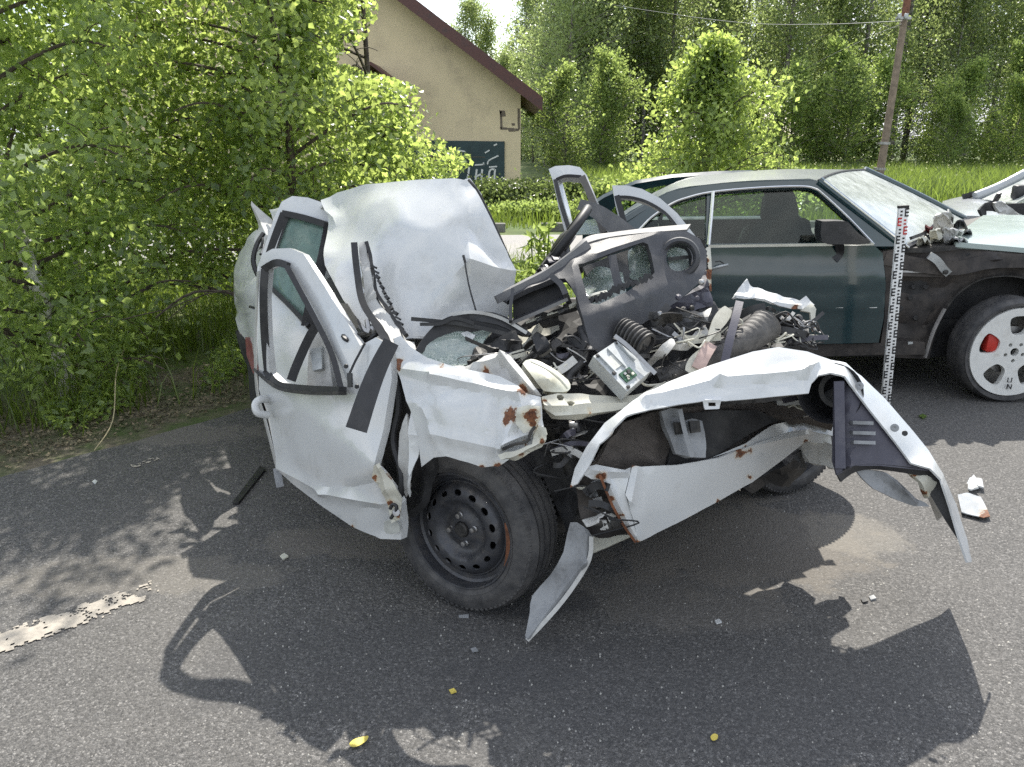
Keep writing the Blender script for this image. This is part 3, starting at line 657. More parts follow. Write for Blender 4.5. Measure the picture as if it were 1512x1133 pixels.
p = np.c_[rg.uniform(-12, 20, 30000), rg.uniform(13.6, 20, 30000)]; p = p[p[:, 1] > 13.9 + .06 * (p[:, 0] + 6)]
blades('roadside_grass', p, .30, .02, GRASSM, 7)
p = np.c_[rg.uniform(2, 34, 60000), rg.uniform(18, 36, 60000)]; blades('meadow_grass', p[p[:, 0] < p[:, 1] * .95], .62, .035, GRASSB, 8)
p = np.c_[rg.uniform(5, 34, 900), rg.uniform(20, 34, 900)]
V, F = leaf_mesh(np.c_[p, .55 + rg.uniform(-.1, .35, len(p))], .075, rg); stuff(mk('meadow_flowers', V, F, simple('pale_flower', (.52, .52, .26), .8), None, smooth=False))
# leaf litter along the lot edge
n = 9000; a = rg.uniform(-1.6, 3.4, n); sd = rg.gamma(2.0, .24, n) - .06
q = LA + a[:, None] * LD + sd[:, None] * LN * 1.0; q = q[(q[:, 0] > -6)]
V, F = leaf_mesh(np.c_[q, rg.uniform(.0, .03, len(q))], .028 * rg.uniform(.4, 1.4, len(q)), rg, 0, .4); V[:, 2] = np.abs(V[:, 2]) * .6; stuff(mk('leaf_litter', V, F, DRYM, None, smooth=False))
q2 = LA + rg.uniform(-1.4, 3.2, 9000)[:, None] * LD + (rg.gamma(2, .3, 9000) + .12)[:, None] * LN; kk = np.array([noise.noise(Vector((a * 2.2, b * 2.2, 4))) for a, b in q2]) > .2
V, F = leaf_mesh(np.c_[q2[kk], rg.uniform(.01, .13, kk.sum())], .045 * rg.uniform(.5, 1.4, kk.sum()), rg, 0, .3); V[:, 2] = np.maximum(V[:, 2], .001); stuff(mk('ground_weeds', V, F, LEAF2, None, smooth=False))
def stem_grass(label, pts, r): tag(tube('dry_stalk', simple('straw', (.42, .36, .22), .8), None, pts, r, 5, 5, loc=tuple(pts[0])), label, 'grass stalk')
stem_grass('long bent dry grass stalk leaning out over the edge of the asphalt', [G(195, 560) + Vector((0, 0, .25)), G(180, 600) + Vector((0, 0, .22)), G(170, 640) + Vector((0, 0, .08)), G(140, 668) + Vector((0, 0, .012))], .003)

# ------------------------------------------------------------------ building with shop board
WY = 21.5
A_ = Q(769, 137, WY); B_ = Q(590, 0, WY); ms = (B_.z - A_.z) / (B_.x - A_.x); RX = -5.6; RZ = A_.z + ms * (RX - A_.x); LX = 2 * RX - A_.x
bld = thing('house', 'beige plastered house with a brown gable roof behind the birches', 'house', (RX, WY, 0))
prof = [(LX, -.05), (A_.x, -.05), (A_.x, A_.z), (RX, RZ), (LX, A_.z)]
V = [(x, WY, z) for x, z in prof] + [(x, WY + 10, z) for x, z in prof]
mk('wall', V, [(0, 1, 2, 3, 4), (9, 8, 7, 6, 5)] + [(i, i + 5, (i + 1) % 5 + 5, (i + 1) % 5) for i in range(5)], STUCCO, bld, smooth=False)
def slope(x0, z0, x1, z1, y0, y1, th, off=.02):
    return [(x, y, z + off + k) for y in (y0, y1) for k in (0, th) for x, z in ((x0, z0), (x1, z1))]
for sg in (1, -1):
    ex = RX + sg * (A_.x - RX + .55); ez = A_.z + ms * sg * (ex - A_.x) * sg if sg > 0 else A_.z + ms * (A_.x + .55 - A_.x)
    rf = hull('roof', ROOFB, bld, slope(RX, RZ, ex, ez, WY - .55, WY + 10.5, .16))
    hull('fascia', ROOFB, rf, slope(RX, RZ - .1, ex, ez - .1, WY - .6, WY - .553, .34))
    for k in range(1, 9): hull('seam', ROOFB, rf, [(RX + (ex - RX) * q + dx, y, RZ + (ez - RZ) * q + .182 + dz) for q in (0, 1) for y in (WY - .5 + k * 1.2, WY - .46 + k * 1.2) for dx, dz in ((0, 0), (0, .03))])
pr = Q(548, 98, WY - 1.2)
for sg in (1, -1): hull('porch_roof', ROOFB, bld, slope(pr.x, pr.z, pr.x + sg * .75, pr.z - .55, WY - 1.3, WY - .01, .08))
for sg in (-.5, .5): box('porch_post', ROOFB, bld, (pr.x + sg, WY - 1.2, (pr.z - .5) / 2), (.12, .12, pr.z - .5))
box('porch_beam', ROOFB, bld, (pr.x, WY - 1.2, pr.z - .5), (1.3, .1, .1))
w_ = box('window', BLKMET, bld, (pr.x, WY - .02, 1.1), (1.1, .06, 1.3)); box('pane', GLASSC, w_, (pr.x, WY - .06, 1.1), (.95, .012, 1.15))
PEEL = simple('bare_render_patch', (.16, .13, .10), .95)
for (u, v, w, h) in [(742, 168, 5, 5), (740, 178, 2, 14), (744, 190, 6, 2), (766, 168, 2, 8), (766, 183, 2, 10), (758, 184, 3, 2), (755, 192, 6, 3), (763, 192, 3, 2)]:
    panel('peeled_patch', PEEL, bld, [(u - w, v - h), (u + w * .7, v - h * .9), (u + w, v + h * .8), (u - w * .6, v + h)], y=WY - .004, th=.003, res=6)
sg_ = thing('sign_board', 'dark green shop board with white letters on the beige house wall', 'sign', tuple(Q(700, 240, WY - .05)))
panel('board', BOARD, sg_, [(598, 207), (745, 209), (745, 300), (598, 300)], y=WY - .05, th=.04, res=40)
def stroke(pts, w=.05): ribbon('letter_stroke', LETTER, sg_, [Q(u, v, WY - .06) for u, v in pts], w, .012, 3, look=(0, -1, 0))
for pts in ([(693, 247), (689, 272)], [(704, 250), (702, 267)], [(712, 250), (711, 267), (714, 266)], [(704, 260), (712, 257)], [(721, 266), (723, 253), (727, 250), (731, 251)], [(731, 250), (730, 266), (733, 264)],): stroke(pts)
for pts in ([(714, 240), (714, 244)], [(701, 244), (714, 243)], [(720, 243), (722, 237), (736, 230)], [(716, 226), (723, 222)], [(729, 215), (734, 213)], [(675, 222), (687, 224)], [(722, 247), (734, 246)]): stroke(pts, .035)

# ------------------------------------------------------------------ utility pole with cables
pb = Q(1296, 262, 20); pb.z = 0; pt = Q(1341, -6, 20)
pole = thing('utility_pole', 'weathered leaning utility pole with a reddish stub, behind the coupe roof', 'utility pole', tuple(pb))
dr = (pt - pb)
tube('pole_shaft', WOODP, pole, [pb + dr * .12 + Vector((0, -.06, 0)), pb + dr * .5 + Vector((0, -.04, 0)), pb + dr * .93], lambda k: .095 - .02 * k, 10, 4)
tube('pole_stub', POLER, pole, [pb - dr * .02 + Vector((.06, .1, 0)), pb + dr * .36 + Vector((.05, .06, 0))], .09, 9, 3)
tube('pole_tip', POLER, pole, [pb + dr * .9, pt + dr * .12], .085, 9, 2)
for k in (.17, .3): lathe('binding_wire', STEEL, pole, pb + dr * k, dr, [(-.03, .10), (-.03, .15), (.03, .15), (.03, .10)], 16)
box('crossbar', STEEL, pole, Q(1334, 27, 19.8), (.34, .08, .06)); box('insulator', ALU, pole, Q(1328, 24, 19.75), (.08, .08, .12), bev=.02); box('insulator', ALU, pole, Q(1338, 24, 19.75), (.08, .08, .12), bev=.02)
def cable(label, pts): o = tube('overhead_cable', WIREM, None, pts, .007, 5, 6, loc=tuple(pts[0])); tag(o, label, 'cable', 'overhead cables')
cable('upper overhead cable running left from the pole top across the forest', [Q(1333, 31, 19.8), Q(1215, 36, 24), Q(1100, 34, 28), Q(980, 19, 33), Q(870, 0, 38), Q(760, -30, 44)])
cable('lower overhead cable slanting down left from the pole into the trees', [Q(1331, 36, 19.8), Q(1280, 57, 24), Q(1200, 96, 31), Q(1150, 130, 37)])

# ------------------------------------------------------------------ dark coupe
coupe = thing('coupe', 'dark teal two door coupe without its front fender, behind the white wreck', 'car', (2.0, 5.5, 0))
NY = 4.72
def far(o, yc=5.58):
    c = o.copy(); c.data = o.data.copy(); COL.objects.link(c); c.parent = o.parent
    for v in c.data.vertices: v.co.y = 2 * (yc - origin(o.parent).y) - v.co.y
    c.data.flip_normals(); return c
gh = [(1050, 366, 4.715), (1290, 362, 4.715), (1205, 268, 4.80), (1050, 275, 4.80)]
def ghp(*a, **k): return panel(*a, ctrl=gh, **k)
dr_ = panel('door', TEAL, coupe, [(1046, 367), (1200, 363.5), (1291, 363), (1303, 374), (1306, 420), (1304, 470), (1297, 506), (1046, 512)], y=NY, th=.05, res=14, folds=[(1046, 452, 1300, 450, .012, 9), (1046, 408, 1303, 412, .012, 26)], bulge=[(1150, 440, 400, 60, .012)])
loft('belt_moulding', CHROME, dr_, [[Q(1046, 362, NY - .012), Q(1290, 358.5, NY - .012)], [Q(1046, 366, NY - .012), Q(1291, 362.5, NY - .012)]], th=.012)
loft('rub_strip', BLKMET, dr_, [[Q(1046, 450, NY - .016), Q(1298, 449, NY - .016)], [Q(1046, 457, NY - .016), Q(1297, 456, NY - .016)]], th=.014)
for u in (1240, 1290): loft('strip_insert', LETTER, dr_, [[Q(u - 6, 451, NY - .019), Q(u + 5, 451, NY - .019)], [Q(u - 6, 455, NY - .019), Q(u + 5, 455, NY - .019)]], th=.004)
panel('handle_recess', GRIME, dr_, [(1046, 388), (1063, 385), (1075, 392), (1072, 400), (1060, 406), (1046, 405)], y=NY - .006, th=.006, res=6, bump=.01, bs=30)
tube('door_handle', ALU, dr_, [Q(1050, 398, NY - .01), Q(1062, 394, NY - .04), Q(1074, 391, NY - .008)], .009)
qt = panel('rear_quarter', TEAL, coupe, [(900, 345), (930, 350), (960, 368), (1044, 367), (1044, 512), (1000, 520), (980, 470), (940, 455), (912, 470), (900, 505), (892, 430)], y=NY + .01, th=.05, res=26)
far(qt)
fd = panel('far_door', TEAL, coupe, [(1046, 367), (1200, 363.5), (1291, 363), (1303, 374), (1306, 420), (1304, 470), (1297, 506), (1046, 512)], y=NY, th=.05, res=40); far(fd); bpy.data.objects.remove(fd)
# greenhouse side: one frame with window openings
win = [(948, 338), (962, 322), (990, 303), (1010, 294), (1044, 286), (1042, 360), (946, 362)]
win2 = [(1053, 284), (1120, 279), (1180, 277), (1200, 280), (1213, 288), (1250, 322), (1286, 358), (1050, 360)]
side = ghp('side_frame', TEAL, coupe, [(905, 332), (930, 312), (962, 295), (985, 284), (1050, 272), (1130, 266), (1195, 264), (1212, 268), (1240, 290), (1290, 330), (1330, 364), (1291, 364), (1046, 367.5), (940, 368)], holes=[win, win2], th=.045, res=13)
far(side)
for w, nm in ((win, 'quarter_glass'), (win2, 'door_glass')):
    gl_ = ghp(nm, GLASSC, coupe, [((u - 1050) * 1.004 + 1050, (v - 330) * 1.01 + 330) for u, v in w], th=.005, res=40)
    for v_ in gl_.data.vertices: v_.co.y += .02
    far(gl_)
def chrome(pts, r=.007): tube('window_trim', CHROME, coupe, [P(u, v, 4.70 + (366 - v) / 100 * .09) for u, v in pts], r, 6, 4)
chrome([(930, 352), (945, 338), (962, 321), (990, 302), (1012, 293), (1050, 284), (1120, 277.5), (1180, 275.5), (1202, 278.5), (1215, 287), (1252, 321), (1290, 361)])
chrome([(1053, 283), (1050, 320), (1046, 362)], .011)
panel('mirror', BLACKP, coupe, [(1213, 330), (1218, 327), (1248, 327), (1256, 332), (1268, 345), (1286, 360), (1240, 361), (1214, 358)], y=NY - .10, th=.10, res=12, sm=2)
ribbon('mirror_arm', BLACKP, coupe, [Q(1238, 352, NY - .06), Q(1240, 372, NY - .005), Q(1232, 384, NY - .004)], .05, .02)
# roof, glass, bonnet
def row(pts): return [P(*p) for p in pts]
loft('roof', ROOFT, coupe, [row([(905, 332, 4.72), (985, 284, 4.79), (1050, 272, 4.80), (1130, 266, 4.80), (1209, 267, 4.80)]),
    row([(912, 318, 5.1), (985, 275, 5.1), (1050, 264, 5.1), (1140, 257.5, 5.1), (1222, 260, 5.1)]),
    row([(930, 310, 5.6), (1000, 268, 5.6), (1060, 257, 5.6), (1150, 251.5, 5.6), (1245, 253.5, 5.6)]),
    row([(960, 305, 6.2), (1030, 266, 6.2), (1090, 255, 6.2), (1160, 250, 6.2), (1276, 251, 6.2)])], th=.03, face=(2, 5, 30), sub=4)
ws = [row([(1209, 267, 4.80), (1270, 315, 4.76), (1334, 365, 4.72)]), row([(1222, 260, 5.1), (1290, 304, 5.05), (1362, 352, 5.0)]),
      row([(1245, 253.5, 5.6), (1325, 295, 5.6), (1398, 338, 5.58)]), row([(1276, 251, 6.2), (1350, 286, 6.22), (1424, 324, 6.26)])]
loft('windscreen', GLASSW, coupe, ws, th=.006, face=(9, 3, 8), sub=5)
tube('screen_frame', TEAL, coupe, ws[0], .028, 8); tube('screen_frame', TEAL, coupe, ws[3], .03, 8)
tube('screen_seal', SEAL, coupe, [r[0] for r in ws], .010, 6); tube('screen_seal', CHROME, coupe, [p + Vector((.02, -.03, 0)) for p in ws[0]], .006, 6)
tube('screen_seal', SEAL, coupe, [r[2] + Vector((.01, 0, -.01)) for r in ws], .022, 6)
hd = loft('bonnet', HOODM, coupe, [[Q(1412, 362, 4.80), Q(1512, 369, 4.80), Q(1620, 380, 4.80), Q(1720, 398, 4.85)], [Q(1405, 352, 4.95), Q(1512, 354, 4.95), Q(1620, 364, 4.95), Q(1722, 384, 5.0)],
    [Q(1430, 333, 5.6), Q(1512, 333, 5.6), Q(1620, 342, 5.6), Q(1720, 360, 5.6)], [Q(1452, 318, 6.25), Q(1512, 318, 6.25), Q(1600, 326, 6.25), Q(1690, 340, 6.2)]], th=.02, face=(3, 5, 30), sub=4)
ribbon('bonnet_edge', HOODM, coupe, [Q(1410, 361, 4.79), Q(1512, 370, 4.79), Q(1620, 381, 4.79)], .03, .02)
# stripped front corner
arch = [(1372, 530), (1380, 495), (1393, 462), (1412, 436), (1440, 416), (1475, 408), (1512, 411), (1545, 428), (1570, 460), (1582, 500), (1584, 530)]
inner = panel('inner_wing', BLKMET, coupe, [(1304, 366), (1400, 366), (1512, 374), (1620, 386), (1715, 402), (1720, 470), (1700, 520)] + arch[::-1] + [(1318, 528), (1306, 500)], y=NY + .09, th=.09, res=12, bump=.014, bs=7, folds=[(1330, 425, 1395, 425, -.03, 16), (1395, 400, 1460, 380, .045, 20), (1460, 380, 1620, 392, .045, 18), (1395, 400, 1360, 480, .035, 16), (1320, 480, 1370, 480, -.03, 14)])
tube('arch_lip', GRIME, coupe, [Q(u, v, NY + .06) for u, v in arch[2:]], .007, 6, 4)
tube('arch_lip', simple('scuffed_lip', (.22, .21, .20), .6), coupe, [Q(1395, 456, NY + .055), Q(1378, 490, NY + .05), Q(1366, 528, NY + .05)], .012, 6, 4)
ribbon('wing_rail', BLKMET, coupe, [Q(1304, 380, NY + .05), Q(1360, 392, NY + .04), Q(1412, 396, NY + .04), Q(1470, 386, NY + .05), Q(1560, 388, NY + .05), Q(1700, 405, NY + .05)], .085, .05)
hg = ribbon('bonnet_hinge', ALU, coupe, [Q(1372, 377, NY), Q(1384, 385, NY - .01), Q(1394, 398, NY - .01), Q(1400, 404, NY)], .045, .02); lathe('bolt', GRIME, hg, Q(1396, 402, NY - .02), (0, -1, 0), [(-.005, .015), (.008, .015), (.01, .0)], 10)
ribbon('bracket', BLKMET, coupe, [Q(1330, 404, NY + .04), Q(1392, 406, NY + .04)], .03, .02); ribbon('bracket', STEEL, coupe, [Q(1332, 401, NY + .03), Q(1380, 402, NY + .03)], .012, .006)
for u, v in ((1349, 424), (1367, 424), (1344, 440), (1412, 392), (1430, 378), (1352, 470), (1330, 456)): lathe('rivet_hole', SEAL, coupe, Q(u, v, NY + .075), (0, -1, 0), [(.0, .017), (.004, .012), (.003, 0)], 12)
panel('pillar_gap', BLKMET, coupe, [(1303, 372), (1322, 368), (1322, 505), (1300, 510), (1306, 470), (1308, 410)], y=NY + .03, th=.05, res=12)
panel('sill', BLKMET, coupe, [(960, 514), (1305, 507), (1340, 503), (1366, 506), (1366, 524), (1300, 524), (960, 535)], y=NY + .03, th=.10, res=20, bump=.005)
for u in (1210, 1255, 1282, 1345): panel('sill_tag', ALU, coupe, [(u - 4, 493 + (u > 1300) * 12), (u + 3, 493 + (u > 1300) * 12), (u + 3, 496 + (u > 1300) * 12), (u - 4, 497 + (u > 1300) * 12)], y=NY - .004, th=.004, res=8)
hull('underbody', DARKIN, coupe, [(x, y, z) for x in (.7, 4.1) for y in (4.95, 6.3) for z in (.2, .45)])
hull('engine_bay', DARKIN, coupe, [(x, y, z) for x in (2.75, 4.25) for y in (5.0, 6.2) for z in (.4, .78)])
hull('cabin_floor', DARKIN, coupe, [(x, y, z) for x in (.6, 2.4) for y in (4.8, 6.35) for z in (.42, .55)])
hull('boot', TEAL, coupe, [(x, y, z) for x, z in ((.66, .9), (.95, .95), (.9, .45), (.66, .45)) for y in (4.85, 6.3)])
hull('dashboard', DARKIN, coupe, [(x, y, z) for x, z in ((2.2, .85), (2.62, .93), (2.6, .6), (2.25, .6)) for y in (4.82, 6.3)])
loft('scuttle', GRIME, coupe, [[Q(1330, 366, 4.78), Q(1370, 366, 4.78), Q(1414, 362, 4.78)], [Q(1362, 352, 5.1), Q(1385, 352, 5.1), Q(1412, 352, 5.1)], [Q(1424, 325, 6.25), Q(1440, 322, 6.25), Q(1455, 318, 6.25)]], th=.03, face=(3, 5, 30), sub=4)
def seat(u0, d, sc=1):
    st = panel('seat', DARKIN, coupe, [(u0 - 56, 372), (u0 - 50, 345), (u0 - 34, 326), (u0 + 30, 322), (u0 + 40, 340), (u0 + 50, 375), (u0 + 20, 420), (u0 - 60, 420)], ctrl=[(u0, 300, d), (u0, 400, d), (u0 + 60, 380, d)], th=.16, res=18, sm=3)
    panel('headrest', DARKIN, st, [(u0 - 18, 322), (u0 - 20, 300), (u0 - 16, 284), (u0 - 4, 277), (u0 + 10, 280), (u0 + 17, 292), (u0 + 19, 322)], ctrl=[(u0, 300, d - .02), (u0, 280, d - .02), (u0 + 9, 320, d - .02)], th=.10, res=9, sm=3)
seat(1158, 5.15); seat(1150, 5.9)
# crumpled scraps on the scuttle
for i, (u, v, y, w, h, m_) in enumerate([(1392, 336, 5.0, 17, 22, GREYW), (1383, 350, 4.9, 14, 12, CREAM), (1405, 350, 4.95, 16, 10, GREYW), (1372, 341, 5.1, 8, 12, simple('maroon_scrap', (.13, .03, .03), .7)), (1398, 322, 5.3, 14, 10, GREYW), (1414, 358, 4.85, 16, 6, LINER), (1362, 359, 4.84, 12, 5, CREAM), (1428, 345, 5.1, 10, 6, BLACKP), (1418, 338, 5.2, 14, 5, BLACKP)]):
    rr = random.Random(i); panel('torn_scrap', m_, coupe, [(u + w * math.cos(a) * rr.uniform(.6, 1.1), v + h * math.sin(a) * rr.uniform(.6, 1.1), dY(u, v, y) + .12 * math.sin(a)) for a in np.linspace(0, 6.28, 9)[:-1]], th=.01, res=4, bump=.05, bs=16, seed=i, sharp=20)
ribbon('wiper', SEAL, coupe, [P(1345, 352, 4.8), P(1372, 340, 5.1), P(1392, 316, 5.7)], .02, .015)

def five_hole_wheel(parent, c, ax, r=.315, w=.22, names=True):
    c = Vector(c); ax = Vector(ax).normalized(); wh = bpy.data.objects.new('wheel', None); COL.objects.link(wh); wh.parent = parent
    rr = r * .855; sc_w = rr / .252
    lathe('tyre', RUBBER, wh, c, ax, [(-w / 2 + .02, rr), (-w / 2, rr + .02), (-w / 2 + .01, r - .02), (-w / 2 + .04, r), (-.03, r), (-.028, r - .008), (-.02, r - .008), (-.018, r), (.02, r), (.022, r - .008), (.03, r - .008), (.032, r), (w / 2 - .04, r), (w / 2 - .012, r - .015), (w / 2, r - .035), (w / 2 + .002, rr + .03), (w / 2 - .012, rr + .004), (w / 2 - .03, rr)], 64)
    ex = Vector((0, 0, 1)); ex = (ex - ax * ex.dot(ax)).normalized(); ey = ax.cross(ex)
    circ = lambda cx, cy, q, n=14: [(cx + q * math.cos(t), cy + q * math.sin(t)) for t in np.linspace(0, 2 * math.pi, n + 1)[:-1]]
    holes = [circ(0, 0, .026)]
    for k in range(5):
        a = 2 * math.pi * k / 5 + .02; ca, sa = math.cos(a), math.sin(a)
        h = [(p, q) for p, q in crom([(.098, 0, 0), (.108, .034, 0), (.15, .054, 0), (.19, .058, 0), (.202, .035, 0), (.205, 0, 0), (.202, -.035, 0), (.19, -.058, 0), (.15, -.054, 0), (.108, -.034, 0)], 3, True) for p, q in [(p, q)]] if False else [(v.x, v.y) for v in crom([(.098, 0, 0), (.108, .034, 0), (.15, .052, 0), (.188, .056, 0), (.203, .033, 0), (.206, 0, 0), (.203, -.033, 0), (.188, -.056, 0), (.15, -.052, 0), (.108, -.034, 0)], 3, True)]
        holes.append([((p * ca - q * sa) * sc_w, (p * sa + q * ca) * sc_w) for p, q in h]); a2 = a + math.pi / 5
        holes.append(circ(.056 * math.cos(a2), .056 * math.sin(a2), .012, 10))
    plate('rim', WHEELW, wh, c + ax * (w / 2 - .015), ex, ey, circ(0, 0, rr - .002, 60), holes, .035, .018, hf=lambda C: .012 * (np.hypot(C[:, 0], C[:, 1]) / rr) ** 2)
    lathe('barrel', simple('rim_barrel', (.30, .29, .27), .5, .3), wh, c, ax, [(w / 2 - .03, rr - .004), (-w / 2 + .03, rr - .02), (-w / 2 + .03, .03)], 48)
    lathe('brake_disc', STEEL, wh, c + ax * .02, ax, [(-.012, .03), (-.012, .15), (.012, .15), (.012, .03)], 40)
    return wh, ex, ey
wc = Q(1475, 530, NY + .02); wc = Vector((wc.x, NY - .02, .325)); fw, ex, ey = five_hole_wheel(coupe, wc, (0, -1, 0), .328)
a0 = math.radians(72 + 8)
box('caliper', RED, fw, wc + Vector((-.135, -.05, .055)), (.075, .07, .12), bev=.015)
for i, (u, v, s) in enumerate(((1473.5, 575, 1), (1472, 586, 1))):
    q = wc + Vector((-.01 + .006 * i, 0, -.175 - .042 * i))
    for pts in (([(-.012, .016), (-.012, -.012), (.012, -.012), (.012, .016)],) if i == 0 else ([(-.013, -.016), (-.013, .016)], [(-.013, .016), (.012, -.016)], [(.012, -.016), (.012, .016)])):
        ribbon('wheel_lettering', MARKB, fw, [Vector((q.x + a, wc.y - .11 - .008, q.z + b_)) for a, b_ in pts], .005, .004, 1, look=(0, -1, 0))
five_hole_wheel(coupe, (.98, NY + .13, .315), (0, -1, 0)); five_hole_wheel(coupe, (wc.x, 6.3, .315), (0, 1, 0)); five_hole_wheel(coupe, (.98, 6.3, .315), (0, 1, 0))

# ------------------------------------------------------------------ measuring staff
S0 = Vector((2.262, 4.42, 0)); S1 = Q(1333.5, 307, 4.40); sd_ = (S1 - S0).normalized(); L_ = (S1 - S0).length; sx = Vector((1, 0, 0)); sx = (sx - sd_ * sx.dot(sd_)).normalized(); sn_ = sx.cross(sd_)
staff = thing('measuring_staff', 'white measuring staff with black and red graduations leaning by the coupe front', 'measuring staff', tuple(S0))
Mx = Matrix((sx, sn_, sd_)).transposed()
if sn_.y > 0: sn_ = -sn_
bd = box('staff_body', STAFFW, staff, (S0 + S1) / 2, (.054, .022, L_), rot=Mx, bev=.003)
def mark(x, z, w, h, m_): return box('graduation', m_, staff, S0 + sd_ * z + sx * x + sn_ * .0122, (w, .002, h), rot=Mx)
nE = int(L_ / .05)
for k in range(nE):
    z = L_ - .05 * (k + 1); m_ = MARKR if .02 < (L_ - z) and k in (1, 2) else MARKB; sgn = -1 if k % 2 else 1
    mark(sgn * .018 - .008 * 1, z + .025, .006, .046, m_)
    for j in range(3): mark(sgn * .018 + .003, z + .006 + j * .019, .016, .009, m_)
    for j in range(2): mark(-sgn * .012, z + .012 + j * .02, .012, .009, m_ if k % 2 else MARKB)
box('staff_cap', MARKB, staff, S0 + sd_ * (L_ + .006), (.056, .024, .014), rot=Mx)

# ------------------------------------------------------------------ silver car at the right edge
sil = thing('silver_car', 'silver damaged car cut off by the right edge of the picture', 'car', (6.6, 8.4, 0))
SYN, SYF = 7.3, 8.9
loft('bonnet', SILVER, sil, [[Q(1385, 322, SYN), Q(1440, 322, SYN), Q(1512, 326, SYN), Q(1600, 330, SYN)], [Q(1390, 308, 7.8), Q(1445, 304, 7.8), Q(1512, 308, 7.8), Q(1600, 310, 7.8)], [Q(1392, 297, SYF), Q(1430, 289, SYF), Q(1500, 285, SYF), Q(1580, 285, SYF)]], th=.02, face=(5, 8, 30), sub=4)
panel('front_fender', SILVER, sil, [(1386, 318), (1440, 319), (1512, 324), (1620, 330), (1620, 420), (1500, 420), (1480, 380), (1440, 365), (1400, 380), (1388, 350)], y=SYN, th=.03, res=16, bump=.01)
tube('roof_pillar', SILVER, sil, [Q(1440, 291, 8.5), Q(1475, 277, 8.5), Q(1512, 258, 8.5), Q(1580, 222, 8.5)], .055, 10)
loft('windscreen', GLASSW, sil, [[Q(1448, 294, 8.45), Q(1512, 264, 8.45), Q(1580, 226, 8.45)], [Q(1500, 300, 7.4), Q(1560, 268, 7.4), Q(1620, 235, 7.4)]], th=.006, face=(3, 8, 12), sub=4)
for pts in ([(1422, 291, 8.6), (1438, 287, 8.6), (1455, 282, 8.55)], [(1432, 288, 8.6), (1448, 284, 8.6)]): ribbon('wiper', SEAL, sil, [Q(*p) for p in pts], .06, .03)
panel('bent_bracket', BLACKP, sil, [(1447, 310), (1456, 300), (1468, 296), (1474, 286), (1479, 284), (1478, 292), (1470, 304), (1480, 316), (1470, 312), (1458, 312), (1456, 324), (1451, 320)], y=7.15, th=.03, res=5, bump=.03, bs=12)
panel('torn_bracket', GREYW, sil, [(1468, 300), (1480, 298), (1500, 312), (1506, 320), (1490, 318), (1476, 314)], y=7.1, th=.02, res=5, bump=.04, bs=12)
panel('dark_opening', DARKIN, sil, [(1478, 302), (1512, 300), (1600, 300), (1600, 322), (1512, 318), (1496, 312)], y=7.25, th=.02, res=8)
box('mirror', BLACKP, sil, Q(1508, 284, 7.6), (.16, .1, .14), bev=.03)
hull('body', SILVER, sil, [(x, y, z) for x in (4.85, 8.6) for y in (7.42, 8.85) for z in (.25, .78)])
five_hole_wheel(sil, (5.35, 7.42, .31), (0, -1, 0)); five_hole_wheel(sil, (7.9, 7.42, .31), (0, -1, 0))

# ------------------------------------------------------------------ the wreck
car = thing('wrecked_car', 'white crushed saloon car with its roof caved in and front end torn open', 'car', (.1, 3.2, 0))
def K(a, r, z): q = CARO + CARA * a + CARR * r; return Vector((q[0], q[1], z))
hull('underbody', DARKIN, car, [K(a, r, z) for a in (.05, 2.9) for r in (.22, 1.3) for z in (.19, .45)])  # plain lower hull put in to block light under the car
hull('rear_body', WHITE, car, [K(a, r, z) for a, r, z in [(2.2, .12, .3), (2.95, .15, .35), (2.2, 1.45, .3), (3.0, 1.4, .35), (2.2, .12, .92), (3.0, .2, .88), (2.2, 1.45, .95), (3.0, 1.35, .9)]])
hull('engine_shade_block', GRIME, car, [K(a, r, z) for a, z1 in ((-.08, .62), (.25, .72), (.8, .72)) for r in (.28, 1.32) for z in (.22, z1)])  # hull added in the engine space to block sun under the front
hull('fender_shade_block', GRIME, car, [K(a, r, z) for a, z1 in ((-.08, .66), (.3, .76), (1.2, .76)) for r in (1.3, 1.66) for z in (.26, z1)])  # hull added behind the right fender to shade the ground
hull('cabin_floor', DARKIN, car, [K(a, r, z) for a in (.6, 2.3) for r in (.12, 1.4) for z in (.3, .5)])
# roof
panel('roof', WHITE, car, [(478, 299, 3.46), (500, 286, 3.42), (545, 275, 3.3), (620, 267, 3.12), (672, 264, 3.02), (690, 267, 2.99), (702, 282, 2.98), (725, 328, 2.96), (745, 372, 2.95), (758, 402, 2.96), (759, 440, 2.94), (745, 485, 2.92), (700, 496, 2.88), (650, 500, 2.84), (605, 500, 2.80), (560, 512, 2.78), (535, 480, 2.86), (508, 445, 2.96), (482, 395, 3.12), (480, 370, 3.2), (490, 326, 3.38)], bulge=[(600, 370, 95, 75, .05), (560, 320, 60, 40, .02)], crease=.012, cs=3.4,
    ctrl=[(600, 330, 3.05), (620, 400, 2.92), (690, 330, 2.92), (680, 420, 2.86)], th=.012, res=11, bump=.006, bs=2.2, sharp=24,
    folds=[(690, 392, 760, 404, .022, 22), (692, 300, 690, 392, .014, 26), (690, 392, 620, 462, .010, 34), (640, 470, 740, 420, -.012, 40), (470, 300, 500, 330, .02, 16), (700, 345, 735, 385, -.02, 16)], seed=4)
tube('roof_seal', SEAL, car, pts3([(692, 266, 3.0), (706, 284, 2.98), (728, 328, 2.96), (748, 373, 2.95), (761, 404, 2.95)]), .006, 6, 4)
panel('roof_rail', WHITE, car, [(686, 265, 3.06), (694, 263, 3.06), (712, 288, 3.03), (704, 286, 3.03)], th=.03, res=6)
